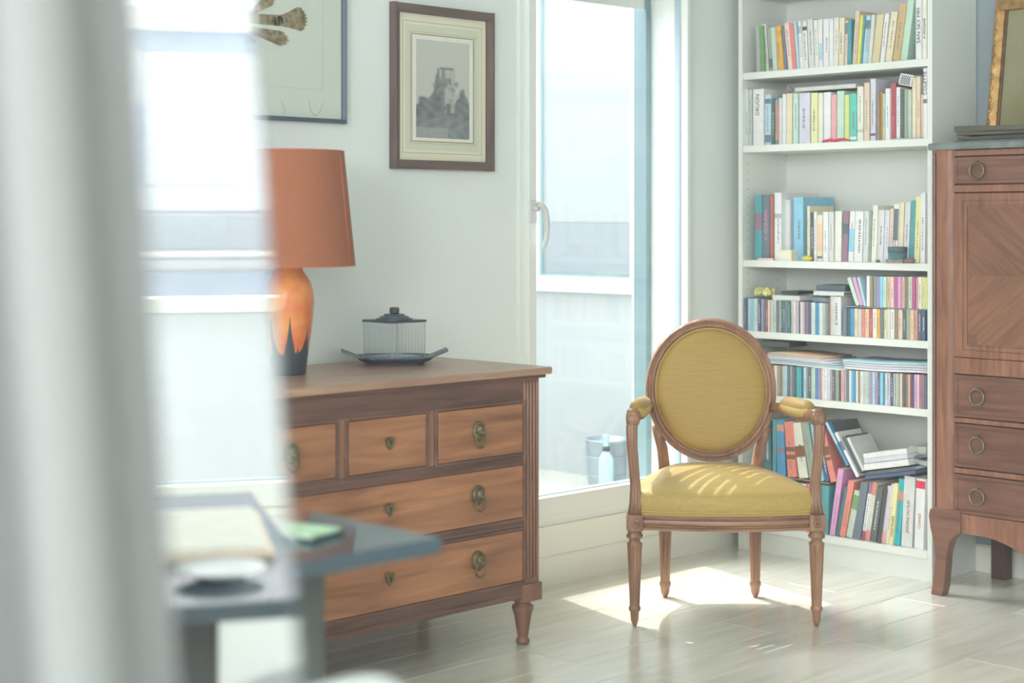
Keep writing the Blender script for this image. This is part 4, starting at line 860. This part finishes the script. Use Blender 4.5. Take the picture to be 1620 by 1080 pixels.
standlean('dark_case', 'dark case leaning left behind the tilted pile, bottom shelf', 'DVD', 1349, 742, 1314, 668, 5, 5.12, .16, M['b_charcoal'], M['darkcover'])
standlean('white_spine_case', 'white spined case leaning left beside the tilted white pile', 'DVD', 1357, 754, 1322, 684, 5.5, 5.085, .15, M['b_white'], M['darkcover'], [(.6, .8, 'b_slate')])
standlean('black_spine_case', 'black spined case leaning left just above the tilted white pile', 'DVD', 1362, 748, 1335, 690, 6, 5.095, .14, M['b_dark slate'], M['darkcover'])
e = standlean('grey_album', 'pale grey covered case leaning, its cover facing up, bottom shelf', 'DVD', 1366, 744, 1341, 692, 5, 5.085, .14, M['b_pale grey'], M['paper'])

# ------------------------------------------------------------------ secretaire
SX, SY0, SY1 = 4.93, -1.015, -1.95; SC = (SY0+SY1)/2; SD = XB-.02-SX; SW = (SY0-SY1)/2
se = empty('secretaire', 'mahogany fall-front secretaire with ring handles and marble top', 'secretaire', (SX, SC, 0))
def sz(y, px=1511): return zX(px, y, SX)
ZM0, ZM1 = zX(1480, 238, SX), zX(1480, 227, SX)
# local: x into depth, y from -SW (right in view) to +SW (left)
bx(.012, SD, -SW+.01, SW-.01, sz(812), ZM0).build('carcass', M['secdark'], se)
q = MB(); q.prism([(SW+.012, -.022), (SW+.012, SD), (-SW-.012, SD), (-SW-.012, -.022)][0:4], 2, 0, 0) if False else None
q = MB(); q.box(-.02, SD, -SW-.012, SW+.012, ZM0, ZM1); q.build('marble_top', M['marble'], se, .006, seg=3)
for s_ in (-1, 1):
    p = MB(); c = s_*(SW-.037)
    pts = [(0.004, c-.040), (-.001, c-.034), (-.006, c-.02), (-.006, c+.02), (-.001, c+.034), (.004, c+.040), (.03, c+.040), (.03, c-.040)]
    p.prism(pts, 2, sz(810), ZM0); p.build('corner_stile', M['secv'], se)
    MB().box(-.0075, -.002, c-.003-.028*s_*-1, c+.003+.028*s_, sz(800), ZM0-.01) if False else None
    bx(-.0068, -.004, c+s_*.026-.0015, c+s_*.026+.0015, sz(805), ZM0-.008).build('inlay_line', M['secdark'], se)
    bx(.025, SD-.02, s_*SW, s_*(SW-.012), sz(812), ZM0).build('side_panel', M['sec'], se)
fw_ = SW-.078
def rail(y0, y1, mat='secv'): bx(-.004, .02, -fw_, fw_, sz(y1), sz(y0)).build('cross_rail', M[mat], se, .002)
rail(238, 247); rail(293, 304); rail(565, 590); rail(660, 667); rail(739, 747)
def ringh(par, y_, z_, r_=.026):
    q = MB(); q.tube([(-.013, y_+r_*math.cos(2*PI*j/28), z_+r_*math.sin(2*PI*j/28)) for j in range(28)], .0042, 10, True)
    q.sphere((-.006, y_, z_+r_), .006, 10, 6); q.tube([(-.001, y_, z_+r_), (-.012, y_, z_+r_)], .003, 8); q.build('ring_handle', M['iron'], par)
for (y0, y1, yr_) in ((249, 291, 270), (592, 658, 628), (669, 737, 704), (749, 810, 786)):
    z0, z1 = sz(y1), sz(y0)
    dr = bx(-.003, .02, -fw_+.002, fw_-.002, z0, z1).build('drawer', M['sec'], se, .002)
    q = MB()
    for a_, b_, c2, d2 in ((-fw_+.014, fw_-.014, z0+.012, z0+.0135), (-fw_+.014, fw_-.014, z1-.0135, z1-.012), (-fw_+.014, -fw_+.0155, z0+.012, z1-.012), (fw_-.0155, fw_-.014, z0+.012, z1-.012)): q.box(-.0036, -.003, a_, b_, c2, d2)
    q.build('stringing', M['secdark'], dr)
    for s_ in (-1, 1): ringh(dr, s_*(-1.183-SC), zX(1548, yr_, SX))
z0, z1 = sz(564), sz(306)
ff = bx(-.003, .02, -fw_+.002, fw_-.002, z0, z1).build('fall_front', M['secv'], se, .002)
zc = (z0+z1)/2; iy, iz = fw_-.055, (z1-z0)/2-.045
for sy in (-1, 1):
    for s2 in (-1, 1):
        bx(-.0042, -.003, sy*.0008, sy*iy, zc+s2*.0008, zc+s2*iz).build('quarter_veneer', M['secq2' if sy*s2 > 0 else 'secq1'], ff)
q = MB()
for k_, o_ in ((1, 0), (1, .016)):
    a1, b1 = iy+.004+o_, iz+.004+o_
    q.box(-.0038, -.003, -a1, a1, zc-b1-.0015, zc-b1).box(-.0038, -.003, -a1, a1, zc+b1, zc+b1+.0015).box(-.0038, -.003, -a1-.0015, -a1, zc-b1, zc+b1).box(-.0038, -.003, a1, a1+.0015, zc-b1, zc+b1)
q.build('stringing', M['secdark'], ff)
for s_ in (-1, 1):
    for s2 in (-1, 1): bx(-.0045, -.003, s_*(iy-.03), s_*iy, zc+s2*(iz-.03), zc+s2*iz).build('corner_square', M['sec'], ff)
q = MB(); q.prism([(0+.006*math.cos(2*PI*j/12), zc+.12+.010*math.sin(2*PI*j/12)) for j in range(12)], 0, -.005, -.003); q.build('keyhole', M['brass'], ff)
# shaped apron
ap = []
zt_ = sz(812); zl = sz(840)
for i in range(21):
    u = -1+i/10; d_ = 0
    a_ = abs(u)
    d_ = 0 if a_ > .72 else (.075*(.5+.5*math.cos(PI*min(1, (a_)/.72))))
    ap.append((u*fw_*1.02, zl-.004-d_))
ap += [(fw_*1.02, zt_+.002), (-fw_*1.02, zt_+.002)]
MB().prism(ap, 0, -.002, .02).build('apron', M['secv'], se, .0015)
q = MB(); q.add(*[[(-.006, .045*math.cos(2*PI*j/16), zl-.045+.018*math.sin(2*PI*j/16)*(1.2 if j % 2 else .8)) for j in range(16)]+[(-.012, 0, zl-.045)], [(j, (j+1) % 16, 16) for j in range(16)]], smooth=True)
q.build('apron_mount', M['brass'], se)
for s_ in (-1, 1):
    # front cabriole foot, outline in the front plane
    zt0 = sz(806); o_ = s_*SW
    pts = [(0, zt0), (.010, zt0-.010), (.014, zt0-.03), (.008, zt0-.07), (-.006, zt0-.12), (-.010, zt0-.17), (-.006, zt0-.22), (.006, 0), (-.036, 0), (-.044, .03), (-.050, .09), (-.054, .14), (-.066, .185), (-.082, .205), (-.105, zl-.002), (-.105, zt0)]
    q = MB(); q.prism([(o_+s_*a_, b_) for a_, b_ in pts], 0, -.010, .035); q.build('front_foot', M['sec'], se, .004)
    bx(SD-.07, SD-.02, o_-s_*.008-s_*.055, o_-s_*.008, 0, sz(812)).build('back_foot', M['secdark'], se, .003)

# folder / album on marble, gilt picture leaning behind
M['port1'] = paint('worn_olive_leather', C(92, 92, 80), .6, .25, 12, stretch=(1, .3, 6)); M['port2'] = paint('worn_brown_leather', C(104, 94, 84), .6, .3, 12, stretch=(1, .3, 6))
al = empty('leather_portfolio', 'worn dark brown leather portfolio lying on the marble top', 'portfolio', (SX+.10, SC+.06, ZM1))
hh_ = .052; ly0, ly1 = -.44, .385
def wob(u, k): return .004*math.sin(u*11+k)+.003*math.sin(u*23+k*2)
for k, (za, zb_, ins, mt) in enumerate(((.001, .012, 0, 'b_charcoal'), (.0125, .026, .006, 'port1'), (.0265, .038, .001, 'port2'), (.0385, .056, -.004, 'port1'))):
    n_ = 24; vs = []
    for i in range(n_+1):
        u = i/n_; y_ = ly0+(ly1-ins-ly0)*u; dz_ = wob(u, k)*.35+(.004*u if k > 1 else 0)
        vs += [(ins+wob(u, k), y_, za+.0015+dz_*.3), (.19, y_, za+.0015+dz_*.3), (.19, y_, zb_+dz_), (ins+wob(u, k), y_, zb_+dz_)]
    fs = [(4*i+a_, 4*i+(a_+1) % 4, 4*i+4+(a_+1) % 4, 4*i+4+a_) for i in range(n_) for a_ in range(4)]+[(0, 1, 2, 3), (4*n_+3, 4*n_+2, 4*n_+1, 4*n_)]
    MB().add(vs, fs, False).build(['lower_cover', 'leaves', 'leaves', 'upper_cover'][k], M[mt], al, .001)
GX = 5.262; GH = zX(1580, 2, 5.33)-ZM1; gy0, gy1 = -1.027, -1.60; GW = (gy0-gy1)
g = empty('gilt_framed_portrait', 'gilt framed dark old painting leaning on the wall above the secretaire', 'picture', (GX, (gy0+gy1)/2, ZM1+.002))
g.rotation_euler = (0, math.radians(8.6), 0)
for s_ in (-1, 1):
    MB().prism([(0, s_*GW/2), (-.022, s_*GW/2), (-.028, s_*(GW/2-.012)), (-.014, s_*(GW/2-.034)), (0, s_*(GW/2-.036))], 2, 0, GH).build('frame_side', M['gold'], g, .002)
    bx(-.012, 0, s_*(GW/2-.036), s_*(GW/2-.044), .03, GH-.03).build('frame_slip', M['golddk'], g)
for z0_, z1_ in ((0, .036), (GH-.036, GH)): bx(-.0265, 0, -GW/2+.002, GW/2-.002, z0_+.0005, z1_-.0005).build('frame_rail', M['gold'], g, .003)
for s_ in (-1, 1):
    q = MB()
    for k in range(13): q.sphere((-.027, s_*(GW/2-.012), .04+k*.04), .0075, 8, 6, .6, .8, 1.4)
    q.build('gilt_beading', M['gold'], g)
def oldp(u, v):
    a_ = math.exp(-(((u-.55)/.22)**2+((v-.62)/.26)**2)); c = (.30-.17*a_, .28-.14*a_, .17-.05*a_); n_ = ((math.sin(u*71.7+v*37.3)*43758.5) % 1)*.02
    fa = math.exp(-(((u-.62)/.07)**2+((v-.66)/.10)**2)); sh_ = math.exp(-(((u-.7)/.25)**2+((v-.15)/.2)**2))
    return tuple(max(.03, x_+n_+fa*.22*f_-sh_*.1) for x_, f_ in zip(c, (1, .8, .5)))
me = print_mesh(40, 44, GW-.08, GH-.07, 0, oldp, 'painted_canvas', 'old_oil_paint', .5)
o = obj('painted_canvas', me, g); o.location = (-.006, 0, .035); o.rotation_euler = (0, 0, -PI/2)

# ------------------------------------------------------------------ armchair (local: x right, y to the back, seen from the front)
cx_, cy_ = .66, 5.352
CH = empty('armchair', 'oval-backed carved beech armchair upholstered in yellow silk', 'armchair', (FW[1]*cx_+FW[0]*cy_, -FW[0]*cx_+FW[1]*cy_+CAM[1], 0), -math.atan2(FW[0], FW[1]))
W_, WH = M['chairwood'], M['chairwoodh']
def flute(a, z): return 1-.22*max(0, 1-abs(math.cos(4*a))*2.2) if .065 < z < .245 else 1
FLP = [(.001, 0), (.006, .001), (.012, .020), (.0135, .045), (.018, .050), (.019, .058), (.0155, .063), (.0155, .066), (.0225, .243), (.0235, .25), (.024, .257), (.017, .262), (.017, .270), (.025, .274), (.026, .282), (.021, .288), (.021, .296)]
for s_ in (-1, 1):
    fx, fy = s_*.281, -.196
    lg = MB().lathe(FLP, 96, (fx, fy, 0), True, mod=flute).build('front_leg', W_, CH)
    bk_ = MB().box(fx-.0245, fx+.0245, fy-.0245, fy+.0245, .296, .347); bk_.build('corner_block', W_, lg, .002)
    q = MB()
    q.box(fx-.018, fx+.018, fy-.0255, fy-.0245, .303, .306).box(fx-.018, fx+.018, fy-.0255, fy-.0245, .337, .340)
    for j in range(8):
        a = 2*PI*j/8; q.sphere((fx+.0095*math.cos(a), fy-.0255, .3215+.0095*math.sin(a)), .0052, 8, 6, 1, .6, 1)
    q.sphere((fx, fy-.0265, .3215), .0042, 8, 6); q.build('rosette', W_, lg)
    # back leg, slightly splayed
    q = MB(); pr = [(.001, 0), (.007, .001), (.014, .016), (.016, .035), (.019, .040), (.019, .050), (.0155, .054)]+[(.0155+.006*k/6, .056+.03*k) for k in range(7)]+[(.024, .245), (.024, .31)]
    q.lathe(pr, 96, (s_*.150, .205, 0), True, mod=lambda a, z: 1-.20*max(0, 1-abs(math.cos(4*a))*2.2) if .06 < z < .236 else 1)
    q.build('back_leg', W_, CH)
# seat outline
def outline(scale=0.0):
    P = []
    A = Vector((-.281, -.196)); Bv = Vector((.281, -.196)); Cv = Vector((.175, .215)); Dv = Vector((-.175, .215))
    n = 14
    for i in range(n): u = i/n; p = A.lerp(Bv, u); p.y -= .040*math.sin(PI*u); P.append(p)
    for i in range(n): u = i/n; p = Bv.lerp(Cv, u); p.x += .030*math.sin(PI*u); P.append(p)
    for i in range(n): u = i/n; p = Cv.lerp(Dv, u); p.y += .015*math.sin(PI*u); P.append(p)
    for i in range(n): u = i/n; p = Dv.lerp(A, u); p.x -= .030*math.sin(PI*u); P.append(p)
    return P
OUT = outline(); no = len(OUT)
def fr_seat(i):
    t = (OUT[(i+1) % no]-OUT[i-1]).normalized(); return Vector((t.y, -t.x, 0)), Vector((0, 0, 1))
prof = [(-.03, .300), (.006, .298), (.013, .301), (.014, .308), (.004, .310), (.004, .314), (.011, .318), (.013, .324), (.011, .331), (.003, .334), (.003, .338), (.009, .340), (.009, .345), (.002, .347), (-.03, .347)]
MB().sweep([(p.x, p.y, 0) for p in OUT], prof, fr_seat, False).build('seat_rail', WH, CH)
q = MB(); vs = []
cen = Vector((0, -.005))
levels = [(1.0, .345), (1.012, .352), (1.022, .372), (1.020, .394), (1.0, .409), (.94, .419), (.85, .428), (.72, .441), (.55, .452), (.35, .459), (.15, .462)]
for sc_, z_ in levels:
    for p in OUT:
        pp = cen+(p-cen)*sc_; zz_ = z_+(.012*max(0, (pp.y+.1)/.3) if z_ > .41 else 0)*(1 if sc_ < .9 else .4)
        vs.append((pp.x, pp.y, zz_))
k = len(levels); fs = [(i*no+j, i*no+(j+1) % no, (i+1)*no+(j+1) % no, (i+1)*no+j) for i in range(k-1) for j in range(no)]+[tuple(range((k-1)*no, k*no))]
q.add(vs, fs, True); sc_o = q.build('seat_cushion', M['yellowseat'], CH); sd = sc_o.modifiers.new('sub', 'SUBSURF'); sd.levels = sd.render_levels = 1
for z_, ex in ((.3475, .004), (.356, .010)):
    MB().tube([tuple((cen+(p-cen)*(1+ex*3)))+(z_,) for p in OUT], .0022 if ex < .005 else .0014, 6, True).build('gimp', M['gimp'], sc_o)
# oval back
TB = math.radians(9); zc_, yc_ = .693, .190
EA, EB = .2165-.016, .236-.016
def bp(a, ra, rb_, dn=0):
    x = ra*math.cos(a); v_ = rb_*math.sin(a)
    return Vector((x, yc_+v_*math.sin(TB)-dn*math.cos(TB), zc_+v_*math.cos(TB)+dn*math.sin(TB)*-1))
nb = 72
def fr_b(i):
    a = 2*PI*i/nb; o_ = (bp(a, EA+.01, EB+.01)-bp(a, EA, EB)).normalized(); return o_, Vector((0, -math.cos(TB), -math.sin(TB)))
prof = [(-.016, -.014), (.014, -.014), (.016, -.004), (.016, .008), (.013, .015), (.009, .016), (.007, .006), (.001, .006), (-.001, .017), (-.007, .018), (-.009, .008), (-.013, .008), (-.016, .004)]
bf = MB().sweep([bp(2*PI*i/nb, EA, EB) for i in range(nb)], prof, fr_b).build('back_frame', W_, CH)
def cush(sgn, nm, rr_a=.184, rr_b=.204, bulge=.034):
    q = MB(); vs = []; lv = [(1.0, 0), (.985, .35), (.95, .6), (.88, .78), (.75, .9), (.55, .97), (.3, .995), (.1, 1)]
    for s2, b_ in lv:
        for j in range(48): vs.append(bp(2*PI*j/48, rr_a*s2, rr_b*s2, sgn*(.004+bulge*b_)))
    k = len(lv); fs = [(i*48+j, i*48+(j+1) % 48, (i+1)*48+(j+1) % 48, (i+1)*48+j) for i in range(k-1) for j in range(48)]+[tuple(range((k-1)*48, k*48))]
    q.add(vs, fs, True); return q.build(nm, M['yellow'], CH)
bc_ = cush(1, 'back_cushion'); cush(-1, 'back_cushion_rear', bulge=.014)
MB().tube([bp(2*PI*j/64, .1835, .2035, .008) for j in range(64)], .0022, 6, True).build('gimp', M['gimp'], bc_)
for s_ in (-1, 1):
    q = MB(); q.tube([(s_*.150, .205, .30), (s_*.152, .205, .36), (s_*.154, .200, .44), (s_*.162, .185, .50), (s_*.176, .172, .545), (s_*.187, .176, .575)], [.023, .022, .019, .018, .016, .012], 16, sq=.4)
    for dx in (-.006, .006): q.tube([(s_*.150+dx, .184, .35), (s_*.154+dx, .181, .44), (s_*.162+dx, .168, .50), (s_*.174+dx, .157, .54)], .003, 6)
    q.build('back_upright', W_, CH)
    # arm: from the oval frame forward and outward to a scroll
    pts = [(s_*.203, .168, .632), (s_*.216, .12, .640), (s_*.232, .05, .637), (s_*.250, -.03, .634), (s_*.268, -.10, .638), (s_*.280, -.150, .647), (s_*.286, -.188, .652), (s_*.288, -.205, .645)]
    q = MB(); q.tube(pts, [.015, .0155, .0155, .0155, .0165, .019, .021, .016], 14, sq=.35)
    q.lathe([(.001, -.020), (.012, -.021), (.019, -.018), (.021, -.010), (.021, .010), (.019, .018), (.012, .021), (.001, .020)], 20, (0, 0, 0))
    # move the last lathe (scroll) : its axis lies along x
    nl = 8*20; st = len(q.v)-nl
    for i in range(st, len(q.v)): vx, vy, vz = q.v[i]; q.v[i] = (s_*.287+vz, -.196+vx, .640+vy)
    arm = q.build('arm', W_, CH)
    q = MB(); pp = [(s_*.222, .085, .657), (s_*.231, .045, .662), (s_*.243, -.005, .663), (s_*.256, -.055, .662), (s_*.267, -.098, .664), (s_*.276, -.130, .668)]
    q.tube(pp, [.010, .022, .025, .025, .024, .013], 16); q.build('arm_pad', M['yellow'], arm)
    q = MB(); q.tube([(x, y, z-.011) for x, y, z in pp], [.014, .023, .0262, .0262, .025, .015], 12); q.build('pad_gimp', M['gimp'], arm)
    q = MB()
    pts = [(s_*.286, -.190, .640), (s_*.290, -.196, .61), (s_*.289, -.198, .56), (s_*.283, -.192, .49), (s_*.278, -.186, .43), (s_*.278, -.190, .38), (s_*.281, -.196, .345)]
    q.tube(pts, [.017, .018, .0165, .0155, .0165, .019, .022], 64, sq=.3, mod=lambda th: 1-.16*max(0, 1-abs(math.cos(4*th))*2.0))
    q.build('arm_support', W_, CH)

# ------------------------------------------------------------------ foreground: table, things on it, plastic chair, glass screen, curtain
tb = empty('dining_table', 'dark slate glass table with grey metal legs in the blurred foreground', 'table', (1.17, -1.61, 0))
bx(-.6, .6, -.45, .45, .725, .75).build('table_top', M['tabletop'], tb, .003)
for sx in (-1, 1):
    for sy in (-1, 1): bx(sx*.43-.035, sx*.43+.035, sy*.29-.035, sy*.29+.035, 0, .725).build('leg', M['tableleg'], tb, .004)
q = MB(); q.box(-.43, .43, -.31, -.27, .66, .72).box(-.43, .43, .27, .31, .66, .72); q.build('apron_bar', M['tableleg'], tb, .002)
def flat(name, label, cat, px, py, dx, dy, h, mats, rz=0, z0=.7504):
    Y = (CAM[2]-z0)*FPX/(py-CY); X = (px-CX)/FPX*Y; e = empty(name, label, cat, (FW[1]*X+FW[0]*Y, -FW[0]*X+FW[1]*Y+CAM[1], z0), rz)
    bx(-dx/2, dx/2, -dy/2, dy/2, 0, h*.6).build('lower_cover', mats[0], e, .001); bx(-dx/2+.004, dx/2-.004, -dy/2+.004, dy/2-.004, h*.6, h).build('upper_leaf', mats[1], e); return e
flat('green_magazine', 'pale green magazine on a dark folder on the glass table', 'magazine', 474, 847, .09, .11, .011, (M['darkcover'], M['greenmag']), .3)
e = empty('paper_pile', 'pile of beige papers at the far end of the glass table', 'papers', (.74, -1.60, .7504), .05)
bx(-.14, .14, -.18, .18, 0, .010).build('lower_sheets', M['b_beige'], e, .001); bx(-.13, .135, -.17, .175, .010, .018).build('upper_sheets', M['b_ivory'], e)
e = empty('reflection_saucer', 'small white saucer added for the bright reflections on the glass table', 'saucer', (.70, -1.90, .7504))
MB().lathe([(.001, 0), (.030, 0), (.034, .004), (.062, .013), (.063, .016), (.034, .008), (.001, .007)], 32).build('saucer_dish', M['plastic'], e)  # white dish added in place of window reflections on the table top
pc = empty('white_shell_chair', 'white moulded chair at the table, its rounded back at the lower edge', 'chair', (1.045, -2.44, 0), 0, 'white shell chairs at the table')
q = MB(); n_, m_ = 16, 8; vs = []
for k in (0, 1):
    for i in range(m_+1):
        for j in range(n_+1):
            u = -1+2*j/n_; v_ = i/m_; hw_ = .175+.02*math.sin(PI*v_); top = .46+.318*v_*(1-.16*abs(u)**2.6)
            vs.append((u*hw_, -.19-.05*v_+.07*u*u+.010*k, top))
w2_ = n_+1; N1 = w2_*(m_+1); fs = []
for i in range(m_):
    for j in range(n_):
        a = i*w2_+j; fs += [(a, a+1, a+w2_+1, a+w2_), (a+N1, a+w2_+N1, a+w2_+1+N1, a+1+N1)]
for j in range(n_): fs += [(j, j+N1, j+1+N1, j+1), (m_*w2_+j, m_*w2_+j+1, m_*w2_+j+1+N1, m_*w2_+j+N1)]
for i in range(m_): fs += [(i*w2_, (i+1)*w2_, (i+1)*w2_+N1, i*w2_+N1), (i*w2_+n_, i*w2_+n_+N1, (i+1)*w2_+n_+N1, (i+1)*w2_+n_)]
q.add(vs, fs, True); q.build('backrest', M['plastic'], pc)
MB().prism([(.19*math.cos(2*PI*j/28)*abs(math.cos(2*PI*j/28))**-.25 if abs(math.cos(2*PI*j/28)) > .01 else 0, .20*math.sin(2*PI*j/28)) for j in range(28)], 2, .445, .462).build('seat', M['plastic'], pc, .004)
for sx in (-1, 1):
    for sy in (-1, 1): MB().tube([(sx*.13, sy*.13, .446), (sx*.17, sy*.18, 0)], [.014, .009], 12).build('leg', M['chairwood'], pc)
p2 = pc.copy(); COL.objects.link(p2); p2.location = (.575, -2.24, 0); p2['label'] = 'white moulded chair at the table, mirrored beside the curtain'
for ch_ in list(pc.children): c2 = ch_.copy(); COL.objects.link(c2); c2.parent = p2
# glass screen (standing on the floor, edge cut at a slant)
P0 = Vector((.773, -2.963)); dv = Vector((.249, .968)).normalized(); gl = empty('glass_screen', 'upright coated glass panel mirroring the bright street beside the curtain', 'glass panel', (P0.x, P0.y, 0), math.atan2(dv.y, dv.x))
ex_ = lambda z: .19*(z-1.25)
q = MB(); e0, e1 = ex_(0), ex_(2.1)
q.prism([(e0, .001), (.45, .001), (.45, 2.1), (e1, 2.1)], 1, -.002, .002)
q.mi = [0, 0, 1, 1, 1, 1]
q.build('glass_pane', [M['screen'], M['clear']], gl)
bx(e0-.01, .46, -.02, .02, 0, .03).build('foot_rail', M['trim'], gl, .002)
# curtain
q = MB(); nu, nv = 220, 26; vs = []
for k in (0, 1):
    for i in range(nv+1):
        z_ = .01+(HC-.05)*i/nv; xe = .6166-(z_-.92)*.073
        for j in range(nu+1):
            s_ = j/nu; amp = .030*(1-.15*z_/2.7)
            ph = s_*2*PI*9.5+.35*math.sin(z_*1.3+s_*7)
            vs.append((xe-s_*1.05+.010*math.sin(2*ph), -3.08+amp*math.sin(ph)+.0015*k, z_))
w2_ = nu+1; N1 = w2_*(nv+1); fs = []
for i in range(nv):
    for j in range(nu):
        a = i*w2_+j; fs += [(a, a+1, a+w2_+1, a+w2_), (a+N1, a+w2_+N1, a+w2_+1+N1, a+1+N1)]
for i in range(nv): fs += [(i*w2_, (i+1)*w2_, (i+1)*w2_+N1, i*w2_+N1), (i*w2_+nu, i*w2_+nu+N1, (i+1)*w2_+nu+N1, (i+1)*w2_+nu)]
q.add(vs, fs, True); o = q.build('curtain', M['curtain']); tag(o, 'grey-white linen curtain hanging in soft folds at the far left', 'curtain')
q = MB(); q.tube([(-.6, -3.08, HC-.02), (.7, -3.08, HC-.02)], .010, 10); o = q.build('curtain_rail', M['trim']); tag(o, 'white curtain rail on the ceiling above the linen curtain', 'rail')

# ------------------------------------------------------------------ thin haze volume added to lift the dark tones
m = bpy.data.materials.new('added_haze'); m.use_nodes = True; nt = m.node_tree; nt.nodes.clear()
o_ = N(nt, 'ShaderNodeOutputMaterial'); v_ = N(nt, 'ShaderNodeVolumeScatter'); v_.inputs['Color'].default_value = (.94, .99, 1, 1); v_.inputs['Density'].default_value = .021; v_.inputs['Anisotropy'].default_value = .2
nt.links.new(v_.outputs[0], o_.inputs['Volume'])
hz = bx(-6, 8, -6.8, 7.3, -6.3, 5.0).build('haze', m); hz['kind'] = 'stuff'; tag(hz, 'thin haze volume added to lift the dark tones', 'haze')
